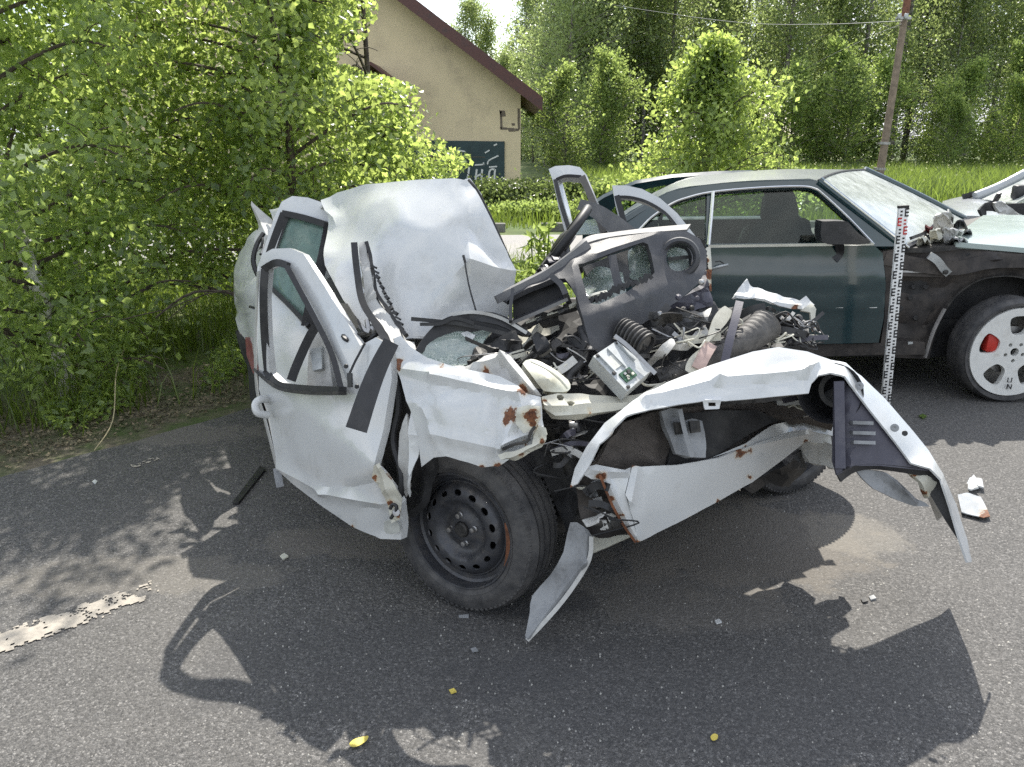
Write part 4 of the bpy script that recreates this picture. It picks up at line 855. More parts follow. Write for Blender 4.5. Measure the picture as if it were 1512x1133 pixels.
loft('roof_inner_edge', GREYW, car, [pts3([(560, 512, 2.78), (605, 500, 2.80), (650, 500, 2.84), (700, 496, 2.88), (745, 485, 2.92)]), pts3([(560, 524, 2.9), (605, 512, 2.95), (650, 512, 3.0), (700, 508, 3.06), (745, 500, 3.1)])], th=.006, sub=4)
loft('rear_shade_panel', WHITE, car, [pts3([(478, 300, 3.48), (545, 277, 3.3), (620, 269, 3.12), (688, 270, 3.0)]), [K(2.2, r, 1.1) for r in (.15, .6, 1.0, 1.4)], [K(2.9, r, .92) for r in (.15, .6, 1.0, 1.4)]], th=.01, face=(0, 6, 9), sub=4)  # unseen closing panel, added to stop sun passing through the cabin
loft('door_inner', DARKIN, car, [[K(.75, .14, z) for z in (.3, .55, .8)], [K(1.5, .14, z) for z in (.3, .55, .82)], [K(2.25, .14, z) for z in (.3, .6, .9)]], th=.03, sub=3)
tube('aerial', SEAL, car, pts3([(685, 378, 2.8), (692, 420, 2.79), (703, 460, 2.78)]), .003, 6, 3); tube('aerial', SEAL, car, pts3([(684, 377, 2.8), (687, 388, 2.8)]), .0048, 6, 2)
# rear quarter and torn tail
panel('rear_quarter', WHITE, car, [(346, 392, 4.25), (352, 372, 4.2), (366, 352, 4.1), (380, 340, 4.0), (392, 350, 3.9), (388, 400, 3.8), (384, 470, 3.75), (388, 560, 3.75), (376, 535, 3.85), (366, 508, 3.95), (352, 488, 4.1), (345, 450, 4.25)], th=.01, res=10, bump=.02, bs=6, sm=2, ctrl=[(362, 430, 3.88)], seed=8)
panel('tail_panel', GREYW, car, [(377, 300, 3.95), (392, 316, 3.9), (408, 330, 3.85), (404, 345, 3.8), (392, 360, 3.8), (380, 372, 3.85), (381, 335, 3.9)], th=.006, res=7, bump=.02, bs=9, folds=[(378, 305, 398, 355, .02, 9)], seed=3)
panel('torn_edge', WHITE, car, [(399, 311, 3.9), (412, 307, 3.85), (424, 314, 3.8), (414, 330, 3.78), (404, 326, 3.82)], th=.01, res=6, bump=.02, bs=12)
tube('tail_seal', SEAL, car, pts3([(389, 345, 3.75), (379, 362, 3.72), (374, 385, 3.7), (380, 405, 3.68), (388, 414, 3.66)]), .012, 6, 4)
for i in range(5): tube('latch_bracket', STEEL if i % 2 else SEAL, car, pts3([(382 + i, 358 + 9 * i, 3.68), (388 + i, 352 + 10 * i, 3.66), (386, 366 + 9 * i, 3.64)]), .006, 5, 3)
panel('tail_lamp', simple('dull_red_lamp', (.16, .05, .05), .3), car, [(362, 498, 3.9), (372, 508, 3.86), (382, 545, 3.8), (374, 552, 3.82), (364, 525, 3.9)], th=.03, res=8)
panel('rear_arch', DARKIN, car, [(352, 488, 4.14), (366, 508, 4.0), (378, 540, 3.9), (388, 575, 3.8), (384, 610, 3.9), (372, 590, 4.0), (360, 540, 4.1)], th=.05, res=9, bump=.02)
tube('fuel_flap_clip', SEAL, car, pts3([(369, 453, 3.78), (378, 456, 3.74), (384, 462, 3.72)]), .007, 6, 3)
# rear door
wr = [(398, 393), (412, 352), (425, 318), (482, 331), (472, 380), (458, 440), (452, 478), (422, 440), (398, 425)]
rd = panel('rear_door', WHITE, car, [(380, 395, 3.62), (393, 358, 3.62), (408, 314, 3.62), (416, 298, 3.63), (432, 290, 3.63), (455, 292, 3.6), (478, 300, 3.57), (496, 320, 3.55), (493, 338, 3.54), (482, 390, 3.46), (468, 440, 3.4), (460, 476, 3.36), (474, 520, 3.3), (476, 580, 3.3), (440, 590, 3.4), (400, 585, 3.5), (384, 560, 3.58), (378, 470, 3.6)], holes=[wr], th=.04, res=10, bump=.006)
panel('door_glass', GLASSG, rd, [(396, 393, 3.62), (411, 350, 3.62), (424, 315, 3.62), (484, 329, 3.56), (474, 382, 3.46), (452, 480, 3.38), (420, 442, 3.5), (396, 426, 3.6)], th=.005, res=20)
SL = lambda d: -.012
ribbon('window_seal', SEAL, rd, pts3([(393, 396, 3.6), (407, 353, 3.6), (421, 316, 3.6)]), .045, .02)
ribbon('window_seal', SEAL, rd, pts3([(418, 315, 3.6), (450, 322, 3.57), (488, 334, 3.53)]), .028, .02)
ribbon('window_seal', SEAL, rd, pts3([(487, 332, 3.52), (477, 382, 3.44), (462, 440, 3.37), (453, 482, 3.34)]), .05, .02)
ribbon('belt_seal', SEAL, rd, pts3([(394, 420, 3.58), (420, 444, 3.48), (456, 482, 3.33)]), .020, .02)
ribbon('belt_moulding', GREYW, rd, pts3([(394, 424, 3.575), (420, 449, 3.475), (454, 484, 3.33)]), .010, .02)
for pts, w in ([(432, 318, 3.8), (452, 380, 3.75), (472, 440, 3.6)], .035), ([(412, 366, 3.85), (440, 395, 3.8), (470, 430, 3.7)], .02), ([(424, 400, 3.9), (458, 388, 3.9)], .05):
    ribbon('cabin_pillar', DARKIN, car, pts3(pts), w, .02)
panel('rear_seat', simple('dark_green_grey_cloth', (.045, .06, .055), .9), car, [(400, 425, 4.0), (412, 400, 4.0), (445, 398, 3.95), (470, 420, 3.9), (470, 520, 3.8), (400, 480, 3.9)], th=.1, res=14, bump=.02)
# front door
wf = [(396, 398), (410, 391), (424, 393), (440, 422), (464, 468), (489, 520), (503, 562), (501, 573), (450, 570), (414, 566), (399, 552), (394, 500), (392, 440)]
fdr = panel('front_door', WHITE, car, [(382, 392, 3.0), (387, 376, 2.98), (402, 367.5, 2.96), (428, 366.5, 2.93), (448, 375, 2.9), (468, 405, 2.86), (490, 441, 2.8), (514, 479, 2.72), (532, 511, 2.65), (555, 498, 2.62), (576, 512, 2.58), (578, 560, 2.56), (570, 610, 2.55), (561, 660, 2.55), (556, 690, 2.555), (572, 712, 2.55), (592, 745, 2.56), (592, 797, 2.62), (560, 797, 2.68), (520, 778, 2.78), (470, 745, 2.92), (430, 713, 3.05), (411, 691, 3.1), (402, 650, 3.1), (392, 606, 3.1), (382, 575, 3.1)],
    holes=[wf], ctrl=[(460, 630, 2.84), (500, 690, 2.74), (450, 680, 2.9)], th=.03, res=9, bump=.0045, bs=3.5, crease=.0035, cs=3.2, sharp=24, rust=[(566, 712, 13), (575, 700, 9), (560, 745, 8), (520, 780, 6)], seed=2,
    folds=[(408, 688, 478, 727, .012, 10), (478, 727, 566, 742, .014, 10), (455, 605, 560, 690, .012, 45), (400, 600, 440, 700, -.006, 16), (520, 720, 556, 712, -.01, 14), (556, 790, 592, 770, -.01, 25), (480, 585, 530, 560, .008, 30)])
loft('door_edge', GREYW, fdr, [pts3([(382, 400, 3.0), (378, 500, 3.06), (380, 575, 3.1), (392, 620, 3.1), (410, 692, 3.1)]), pts3([(379, 402, 3.08), (375, 500, 3.13), (377, 575, 3.17), (389, 620, 3.17), (407, 692, 3.17)])], th=.004, sub=4)
ribbon('window_seal', SEAL, fdr, pts3([(391, 398, 2.97), (389, 440, 2.98), (391, 500, 3.02), (396, 552, 3.05)]), .030, .025)
ribbon('window_seal', SEAL, fdr, pts3([(390, 397, 2.97), (408, 388, 2.94), (426, 393, 2.92)]), .026, .025)
ribbon('window_seal', SEAL, fdr, pts3([(424, 395, 2.91), (442, 428, 2.87), (466, 473, 2.8), (490, 523, 2.72), (504, 576, 2.64)]), .020, .025)
ribbon('belt_seal', SEAL, fdr, pts3([(394, 550, 3.05), (412, 568, 2.98), (450, 574, 2.83), (506, 577, 2.62)]), .026, .03)
ribbon('belt_moulding', GRIME, fdr, pts3([(378, 548, 3.08), (408, 572, 2.97), (450, 580, 2.81), (506, 581, 2.61)]), .012, .03)
ribbon('loose_seal', SEAL, fdr, pts3([(476, 466, 3.0), (456, 500, 2.99), (438, 540, 2.98), (430, 562, 2.97)]), .035, .018)
ribbon('loose_seal', SEAL, fdr, pts3([(484, 415, 3.1), (500, 442, 3.0), (520, 475, 2.85), (540, 505, 2.72)]), .040, .02)
panel('inner_pillar', GREYW, car, [(462, 480, 3.08), (482, 475, 3.06), (490, 560, 3.0), (492, 580, 3.0), (450, 580, 3.05), (456, 530, 3.07)], th=.03, res=9, bump=.012, bs=8)
panel('pillar_latch', ALU, car, [(458, 515, 3.03), (474, 512, 3.02), (476, 545, 3.0), (462, 548, 3.01)], th=.02, res=8, bump=.01, bs=20)
tube('door_handle', WHITE, fdr, pts3([(396, 590, 3.07), (384, 590, 3.03), (377, 598, 3.02), (381, 610, 3.02), (396, 613, 3.05)]), .016, 8, 5)
lathe('screw_hole', SEAL, fdr, P(511, 541, 2.615), CAM - P(511, 541, 2.6), [(0, .008), (.003, .006), (.003, 0)], 12)
lathe('screw_hole', SEAL, fdr, P(527, 571, 2.58), CAM - P(527, 571, 2.6), [(0, .008), (.003, .006), (.003, 0)], 12)
ribbon('mirror_slot', SEAL, fdr, pts3([(517, 572, 2.60), (516, 552, 2.61), (534, 516, 2.62), (539, 507, 2.62)]), .008, .008, 2)
panel('slot_cover', BLACKP, fdr, [(512, 551, 2.6), (519, 551, 2.59), (519, 572, 2.585), (513, 572, 2.6)], th=.006, res=5)
panel('door_hinge_tear', CREAM, fdr, [(552, 688, 2.535), (562, 682, 2.53), (572, 700, 2.53), (584, 715, 2.53), (594, 738, 2.54), (590, 766, 2.56), (578, 772, 2.56), (572, 745, 2.545), (562, 722, 2.54), (549, 706, 2.54)], th=.006, res=6, bump=.02, bs=14, rust=[(553, 706, 10), (575, 742, 12), (590, 760, 9)], folds=[(562, 690, 586, 760, .015, 9)], seed=5)
lathe('hinge_bolt', STEEL, fdr, P(585, 757, 2.53), CAM - P(585, 757, 2.5), [(0, .014), (.012, .012), (.013, 0)], 10); tube('hinge_loop', SEAL, fdr, pts3([(576, 752, 2.53), (580, 745, 2.525), (586, 750, 2.52), (577, 766, 2.53)]), .006, 6, 4)
panel('jack_mark', simple('grey_scuff', (.42, .43, .40), .6), fdr, [(568, 770, 2.59), (585, 770, 2.575), (590, 785, 2.59), (570, 788, 2.62)], th=.003, res=6, sm=3)
ribbon('sill_hanger', LINER, car, pts3([(409, 692, 3.2), (411, 706, 3.18), (414, 720, 3.16)]), .03, .01)
# pillar remains and black trim
ribbon('pillar_trim', BLACKP, car, pts3([(578, 505, 2.45), (560, 540, 2.44), (544, 580, 2.42), (526, 635, 2.4)]), lambda k: .05 + .018 * k, .014)
ribbon('pillar_seal', SEAL, car, pts3([(523, 360, 2.86), (527, 400, 2.82), (535, 445, 2.77), (556, 480, 2.7), (578, 515, 2.62)]), .024, .02)
panel('screen_pillar', GREYW, car, [(529, 361, 2.9), (541, 358, 2.92), (549, 400, 2.88), (555, 430, 2.84), (576, 462, 2.8), (592, 488, 2.76), (604, 505, 2.7), (590, 512, 2.64), (580, 508, 2.64), (560, 478, 2.72), (541, 445, 2.79), (533, 400, 2.84)], th=.03, res=7, bump=.012, bs=10, folds=[(536, 362, 550, 440, .02, 6), (550, 440, 590, 500, .02, 8)], seed=9)
ribbon('torn_seal', SEAL, car, pts3([(541, 358, 2.89), (546, 375, 2.88), (552, 410, 2.84), (556, 432, 2.82), (572, 456, 2.78), (585, 476, 2.74), (600, 496, 2.7)]), lambda k: .013 + .005 * noise.noise(Vector((k * 19, 0, 3))), .02, 8)
for i in range(14): ribbon('seal_scrap', SEAL, car, pts3([(548 + i * 3.6, 392 + i * 7.6, 2.84 - i * .01), (552 + i * 3.6 + random.uniform(-2, 5), 396 + i * 7.6, 2.83 - i * .01)]), .006 + .008 * random.random(), .010, 1)
for i in range(10):
    u, v = random.uniform(520, 560), random.uniform(480, 520); tube('pillar_wire', [SEAL, STEEL, GRIME][i % 3], car, pts3([(u, v, 2.72), (u + random.uniform(-14, 14), v + random.uniform(-10, 14), 2.70), (u + random.uniform(-18, 18), v + random.uniform(-16, 20), 2.72)]), random.uniform(.004, .010), 5, 4)
# gap behind the fender
panel('dark_gap_backing', DARKIN, car, [(578, 545, 2.68), (600, 560, 2.66), (625, 640, 2.62), (640, 690, 2.6), (622, 740, 2.62), (600, 760, 2.66), (590, 742, 2.7), (566, 700, 2.72), (562, 640, 2.72), (570, 590, 2.7)], th=.03, res=9, bump=.03, bs=8)  # dark backing sheet; the gap's blackness is put in its colour
panel('inner_wing_strip', GREYW, car, [(588, 640, 2.56), (597, 610, 2.56), (604, 640, 2.54), (604, 720, 2.56), (598, 735, 2.58), (590, 700, 2.58)], th=.01, res=7, bump=.015, bs=10, seed=3)
panel('inner_wing_strip', WHITE, car, [(607, 600, 2.5), (618, 615, 2.48), (620, 650, 2.48), (612, 690, 2.5), (604, 735, 2.54), (602, 690, 2.53), (604, 640, 2.52)], th=.008, res=7, bump=.012, bs=10, folds=[(610, 605, 608, 720, .015, 6)], seed=13)
tube('gap_cable', SEAL, car, pts3([(582, 560, 2.6), (588, 600, 2.6), (580, 650, 2.6), (592, 700, 2.58), (590, 740, 2.58)]), .012, 6, 5)
# left front fender
fen = panel('front_fender', WHITE, car, [(581, 500, 2.56), (592, 496, 2.58), (606, 512, 2.56), (628, 527, 2.5), (660, 538, 2.46), (700, 548, 2.42), (738, 556, 2.4), (765, 570, 2.38), (778, 582, 2.36), (798, 586, 2.34), (800, 600, 2.33), (801, 620, 2.33), (806, 640, 2.34), (800, 655, 2.34), (778, 668, 2.34), (755, 676, 2.35), (735, 690, 2.37), (712, 690, 2.38), (692, 682, 2.39), (660, 673, 2.42), (640, 676, 2.45), (622, 690, 2.5), (618, 650, 2.48), (608, 610, 2.49), (598, 580, 2.52), (588, 545, 2.56), (584, 520, 2.57)],
    ctrl=[(680, 610, 2.385), (640, 590, 2.43)], th=.008, res=6, bump=.006, bs=6, crease=.010, cs=4.5, sharp=22, seed=6,
    rust=[(589, 534, 12), (592, 545, 10), (755, 612, 22), (748, 622, 14), (786, 613, 20), (788, 626, 14), (773, 580, 14), (735, 690, 14), (712, 690, 10), (652, 540, 8), (775, 655, 8), (800, 650, 8)],
    folds=[(592, 545, 700, 560, .012, 14), (640, 556, 770, 584, .016, 10), (630, 580, 680, 572, -.008, 22), (655, 600, 680, 680, .007, 22), (640, 640, 735, 662, .009, 14), (735, 600, 728, 690, -.012, 13), (742, 660, 765, 610, .018, 13), (770, 585, 780, 640, .020, 12), (745, 668, 805, 640, -.022, 8), (745, 655, 800, 632, .02, 8), (790, 600, 800, 650, .016, 8)])
panel('fender_lip', CREAM, fen, [(735, 672, 2.33), (760, 664, 2.31), (785, 654, 2.3), (790, 640, 2.3), (796, 628, 2.3), (806, 632, 2.3), (807, 648, 2.3), (800, 660, 2.31), (775, 672, 2.32), (748, 680, 2.34)], th=.012, res=5, bump=.02, bs=16, rust=[(770, 668, 9), (800, 650, 8)], folds=[(740, 676, 800, 650, .02, 6)], seed=2)
panel('fender_nose', CREAM, fen, [(765, 602, 2.31), (780, 598, 2.3), (799, 600, 2.29), (800, 618, 2.29), (792, 632, 2.3), (775, 640, 2.31), (762, 625, 2.32)], th=.006, res=5, bump=.02, bs=14, rust=[(786, 614, 22), (789, 624, 13)], seed=12)
tube('fold_shadow_line', GRIME, fen, pts3([(742, 664, 2.325), (760, 656, 2.305), (778, 652, 2.295), (783, 640, 2.29), (790, 630, 2.29)]), .005, 6, 4)  # dark line laid along the fold to draw its shade
panel('upper_fender_rail', GREYW, car, [(650, 545, 2.5), (680, 538, 2.5), (700, 540, 2.5), (715, 527, 2.5), (735, 522, 2.5), (755, 528, 2.47), (772, 548, 2.43), (790, 572, 2.4), (800, 585, 2.39), (775, 586, 2.4), (740, 566, 2.43), (700, 556, 2.45)], th=.02, res=6, bump=.02, bs=10, rust=[(718, 549, 12), (715, 556, 8), (772, 575, 14), (652, 541, 10), (780, 582, 10)], folds=[(700, 545, 745, 530, .03, 12), (745, 530, 790, 580, .025, 10)], seed=4, sharp=20)
panel('cowl_corner', GREYW, car, [(592, 499, 2.72), (613, 503, 2.74), (617, 530, 2.66), (612, 528, 2.6), (600, 515, 2.62)], th=.01, res=7, bump=.015)
# windscreen remains
gls = panel('broken_windscreen', CRACK, car, [(616, 520, 2.658), (638, 500, 2.704), (665, 488, 2.734), (700, 484, 2.757), (728, 487, 2.753), (716, 503, 2.715), (704, 520, 2.673), (692, 536, 2.635), (672, 540, 2.620), (645, 534, 2.628), (628, 530, 2.639)], th=.006, res=7, bump=.012, bs=10, seed=2, sm=2)
panel('fallen_sheet', simple('pale_headliner', (.60, .61, .60), .8), car, [(625, 516, 2.669), (650, 500, 2.707), (690, 490, 2.738), (702, 496, 2.726), (690, 512, 2.688), (655, 516, 2.666)], th=.006, res=8, bump=.01)
ribbon('screen_strap', SEAL, car, pts3([(617, 520, 2.658), (640, 497, 2.704), (665, 482, 2.734), (700, 476, 2.753), (740, 480, 2.757), (775, 490, 2.742)]), lambda k: .02 + .05 * math.sin(k * 3.1), .015)
ribbon('wiper', SEAL, car, pts3([(607, 471, 2.696), (640, 474, 2.704), (690, 480, 2.715), (750, 494, 2.715)]), .014, .010)
ribbon('wiper', SEAL, car, pts3([(620, 479, 2.688), (650, 478, 2.696), (672, 470, 2.704), (700, 478, 2.707)]), .012, .010)
panel('cowl_trim', BLACKP, car, [(665, 466, 2.742), (690, 460, 2.745), (730, 462, 2.749), (760, 475, 2.742), (785, 492, 2.726), (770, 494, 2.726), (735, 480, 2.742), (700, 474, 2.753)], th=.02, res=8, bump=.012, sm=2)
ribbon('cowl_edge', GREYW, car, pts3([(665, 465, 2.734), (700, 461, 2.734), (740, 470, 2.734), (778, 492, 2.719)]), .012, .012)
panel('scuttle_dark', GRIME, car, [(690, 536, 2.643), (705, 516, 2.681), (725, 500, 2.711), (760, 496, 2.726), (770, 520, 2.677), (745, 530, 2.635), (715, 540, 2.620)], th=.03, res=7, bump=.05, bs=10, sharp=15)
# engine bay: dark backing sheet, the bay's black voids put in its colour
panel('engine_bay', DARKIN, car, [(600, 540, 2.708), (640, 500, 2.828), (760, 478, 2.930), (840, 450, 3.030), (960, 462, 3.080), (1060, 456, 3.180), (1150, 474, 3.180), (1194, 482, 3.080), (1195, 510, 2.930), (1140, 530, 2.888), (1050, 560, 2.808), (960, 600, 2.748), (900, 660, 2.708), (860, 720, 2.696), (840, 790, 2.712), (800, 700, 2.696), (700, 690, 2.680), (620, 640, 2.696)], ctrl=[(850, 560, 2.768), (760, 600, 2.696), (1000, 500, 2.908)], th=.10, res=10, bump=.07, bs=7, sharp=12, seed=3)
# cream crossmember, reservoir, bent sheets
cm = panel('crossmember', CREAM, car, [(800, 586, 2.42), (825, 580, 2.44), (860, 582, 2.5), (915, 586, 2.56), (950, 580, 2.6), (985, 562, 2.68), (1000, 566, 2.66), (960, 590, 2.58), (920, 604, 2.52), (870, 612, 2.46), (820, 614, 2.42), (803, 604, 2.41)], holes=[[(824, 583), (831, 582), (835, 586), (832, 591), (826, 591), (823, 587)], [(837, 593), (844, 592), (848, 596), (844, 601), (838, 600)]], th=.03, res=6, bump=.008, bs=10, folds=[(805, 600, 920, 598, .012, 8)], rust=[(804, 592, 8), (870, 608, 8)])
res_ = panel('fluid_reservoir', MILKY, car, [(772, 536, 2.52), (784, 530, 2.54), (800, 534, 2.54), (822, 548, 2.52), (838, 562, 2.5), (842, 574, 2.48), (832, 579, 2.46), (806, 578, 2.45), (800, 574, 2.46), (786, 556, 2.49)], ctrl=[(810, 560, 2.45)], th=.07, res=7, bump=.006, bs=12, sm=2)
tube('reservoir_seam', MILKY, res_, pts3([(784, 534, 2.5), (808, 546, 2.46), (826, 560, 2.44), (838, 574, 2.45)]), .004, 6, 4)
panel('bent_sheet', CREAM, car, [(758, 520, 2.8), (762, 500, 2.85), (772, 490, 2.9), (800, 485, 2.95), (830, 484, 2.98), (856, 482, 3.0), (856, 490, 2.98), (820, 492, 2.94), (795, 500, 2.88), (782, 520, 2.8), (772, 534, 2.75), (760, 532, 2.77)], th=.006, res=6, bump=.02, bs=9, folds=[(765, 525, 790, 492, .03, 9), (790, 490, 856, 486, .015, 5)], seed=8)
tube('harness', SEAL, car, pts3([(858, 485, 2.72), (864, 510, 2.66), (858, 535, 2.62), (842, 552, 2.6), (838, 566, 2.58)]), .016, 8, 5)
# control box with circuit board
pc = [P(876, 526, 2.54), P(911, 503, 2.62), P(962, 547, 2.58), P(926, 578, 2.48)]
nb = (pc[1] - pc[0]).cross(pc[3] - pc[0]).normalized(); nb = nb if nb.dot(CAM - pc[0]) > 0 else -nb
cb = hull('control_unit', ALU, car, [p + nb * k + (q - p) * .0 for p, q in zip(pc, pc[1:] + pc[:1]) for k in (0, -.05)])
def onbox(a, b, h=.002): return pc[0] + (pc[3] - pc[0]) * a + (pc[1] - pc[0]) * b + nb * h
hull('circuit_window', GCHIP, cb, [onbox(a, b, h) for a in (.62, .86) for b in (.18, .62) for h in (.001, .004)])
for i in range(9): a, b = random.uniform(.64, .82), random.uniform(.2, .56); hull('chip', [STEEL, SEAL, MILKY][i % 3], cb, [onbox(a + x, b + y, h) for x in (0, random.uniform(.02, .06)) for y in (0, random.uniform(.04, .1)) for h in (.004, .009)])
hull('label', simple('off_white_label', (.50, .50, .46), .7), cb, [onbox(a, b, h) for a in (.2, .5) for b in (.2, .55) for h in (.001, .003)])
for b in (.12, .5, .9): hull('ridge', ALU, cb, [onbox(a, b + y, h) for a in (.04, .58) for y in (0, .05) for h in (.0, .008)])
for a, b in ((.05, .1), (.55, .08), (.05, .92), (.95, .1)): lathe('screw', SEAL, cb, onbox(a, b, .003), nb, [(0, .007), (.004, .006), (.005, 0)], 10)
ribbon('unit_bracket', STEEL, car, pts3([(908, 496, 2.62), (926, 510, 2.59), (944, 528, 2.57), (968, 552, 2.55)]), .014, .006)
tube('bellows_hose', HOSE, car, pts3([(918, 488, 2.72), (935, 497, 2.69), (952, 508, 2.66)]), .042, 16, 14, rf=lambda i: 1 + .14 * (1 if i % 4 < 2 else -1)); lathe('hose_mouth', SEAL, car, P(953, 509, 2.655), P(953, 509, 2.655) - P(935, 497, 2.69), [(0, .046), (.006, .046), (.006, .036), (-.03, .03), (-.03, 0)], 20)
# dashboard
hw = [(854, 394), (880, 384), (948, 360), (956, 362), (961, 375), (967, 402), (962, 408), (944, 418), (926, 431), (906, 440), (884, 450), (874, 449), (868, 440), (860, 415)]
cv = [(1003 + 19 * math.cos(t), 381 + 20 * math.sin(t)) for t in np.linspace(0, 6.283, 21)[:-1]]
dash = panel('dashboard', DASH, car, [(740, 440, 2.780), (770, 425, 2.808), (805, 407, 2.835), (836, 386, 2.852), (860, 364, 2.879), (900, 352, 2.912), (960, 345, 2.978), (1014, 341, 3.044), (1034, 352, 3.061), (1044, 372, 3.055), (1043, 396, 3.022), (1030, 420, 2.962), (1002, 444, 2.890), (962, 470, 2.813), (925, 493, 2.747), (900, 514, 2.692), (882, 520, 2.670), (870, 510, 2.670), (862, 480, 2.692), (852, 445, 2.725), (842, 424, 2.747), (834, 412, 2.769), (815, 411, 2.791), (780, 426, 2.780), (757, 438, 2.769), (748, 446, 2.769)],
    holes=[hw, cv], th=.02, res=8, bump=.004, bs=6, sharp=30, seed=6, ctrl=[(905, 470, 2.709), (985, 420, 2.896)], folds=[(845, 398, 862, 500, .014, 16), (870, 470, 1030, 405, .012, 20), (850, 388, 975, 346, .012, 14)])
loft('dashboard_top', DASHT, dash, [pts3([(738, 438, 2.786), (770, 423, 2.813), (805, 405, 2.841), (836, 384, 2.857), (860, 362, 2.885), (900, 350, 2.918), (960, 343, 2.984), (1014, 339, 3.050)]), pts3([(745, 428, 2.868), (775, 412, 2.896), (808, 396, 2.918), (840, 373, 2.934), (866, 350, 2.962), (905, 343, 3.006), (962, 336, 3.066), (1020, 331, 3.132)])], th=.012, sub=5, face=(0, 2, 20))
ribbon('dashboard_lip', DASHT, dash, pts3([(733, 443, 2.769), (770, 425, 2.802), (805, 407, 2.830), (836, 386, 2.846), (868, 361, 2.874)]), .03, .02)
lathe('vent_ring', DASH, dash, P(1003, 381, 2.978), CAM - P(1003, 381, 2.978) + Vector((0, 0, .3)), [(-.03, .052), (.02, .055), (.028, .062), (.024, .074), (.0, .08)], 36)
panel('vent_glass', CRACK, dash, [(984, 366, 3.022), (1016, 362, 3.033), (1022, 398, 3.022), (990, 402, 3.011)], th=.004, res=8)
ribbon('vent_blade', SEAL, dash, pts3([(986, 383, 2.995), (1004, 381, 2.997), (1021, 379, 3.000)]), .014, .006)
for i in range(7): ribbon('grille_slat', SEAL, dash, pts3([(1014 + i * 3.6, 356 + i * 4.2, 3.36), (1030 + i * 1.6, 352 + i * 5.0, 3.38), (1042 + i * .4, 360 + i * 6.4, 3.39)]), .012, .008)
ribbon('radio_bracket', DASH, dash, pts3([(904, 378, 2.852), (908, 400, 2.824), (914, 426, 2.791)]), .030, .012)
panel('screen_shards', CRACK, car, [(850, 412, 2.934), (880, 396, 2.945), (920, 400, 2.945), (925, 430, 2.901), (900, 452, 2.852), (864, 450, 2.868)], th=.006, res=8, bump=.03, bs=9, seed=1)
panel('screen_shards', CRACK, car, [(926, 372, 3.044), (955, 362, 3.055), (972, 400, 2.989), (950, 420, 2.962), (930, 412, 2.989)], th=.006, res=8, bump=.03, bs=9, seed=4)
panel('inner_trim', DASHT, car, [(860, 395, 3.011), (930, 368, 3.044), (940, 420, 2.989), (880, 440, 2.962)], th=.01, res=10, bump=.02)
for i in range(14): a = i / 13; ribbon('torn_edge', SEAL, dash, pts3([(872 + a * 86, 449 - a * 38 + random.uniform(-4, 3), 2.76 + a*.06), (876 + a * 86, 444 - a * 38 + random.uniform(-7, 2), 2.76 + a*.06)]), random.uniform(.012, .03), .006, 1)
# glovebox
gb_ = panel('glovebox_back', DARKIN, car, [(757, 440, 2.824), (785, 426, 2.841), (818, 412, 2.846), (832, 420, 2.824), (838, 440, 2.802), (800, 456, 2.802), (758, 474, 2.802)], th=.02, res=9)
loft('glovebox_floor', DASH, gb_, [pts3([(755, 477, 2.736), (795, 460, 2.736), (837, 441, 2.736)]), pts3([(760, 466, 2.824), (798, 452, 2.824), (834, 434, 2.824)])], th=.008, sub=4)
ribbon('glovebox_edge', DASH, gb_, pts3([(756, 436, 2.747), (754, 456, 2.736), (754, 478, 2.731)]), .012, .14); ribbon('glovebox_edge', DASHT, gb_, pts3([(754, 478, 2.731), (795, 461, 2.731), (838, 442, 2.731)]), .012, .02)
ribbon('glovebox_edge', DASH, gb_, pts3([(818, 411, 2.769), (830, 424, 2.753), (838, 442, 2.736)]), .02, .1)
for i in range(10):
    u = 768 + i * 8; v = 482 - i * 3.4; tube('trim_strip', [GRIME, CREAM, SEAL, STEEL][i % 4], car, pts3([(u, v + random.uniform(-3, 6), 2.76), (u + 30, v - 12 + random.uniform(-3, 8), 2.77), (u + 56, v - 26 + random.uniform(-2, 14), 2.78)]), random.uniform(.004, .009), 5, 4)
# bottom of the dashboard: grey bracketry
panel('bulkhead', PURPLE, car, [(985, 455, 2.980), (1010, 440, 3.013), (1036, 424, 3.057), (1046, 400, 3.090), (1050, 430, 3.101), (1050, 452, 3.090), (1030, 456, 3.068), (1000, 470, 3.008), (960, 485, 2.936), (955, 476, 2.925)], th=.02, res=6, bump=.03, bs=12, sharp=15)
for i in range(7):
    u, v = random.uniform(955, 1050), 0; v = 470 - (u - 955) * .62 + random.uniform(-4, 30); d = 2.74 + (u - 955) / 95 * .12
    lathe('clip', [PURPLE, STEEL, GRIME, SEAL][i % 4], car, P(u, v, d), CAM - P(u, v, d) + Vector((random.uniform(-1, 1), 0, random.uniform(-1, 1))), [(0, random.uniform(.008, .014)), (.012, .008), (.014, 0)], 8)
panel('screen_pillar', CREAM, car, [(1041, 366, 3.5), (1049, 364, 3.5), (1051, 400, 3.46), (1051, 430, 3.42), (1043, 428, 3.4), (1044, 400, 3.44)], th=.02, res=6, rust=[(1048, 405, 16), (1047, 425, 14), (1044, 385, 9)], bump=.008)
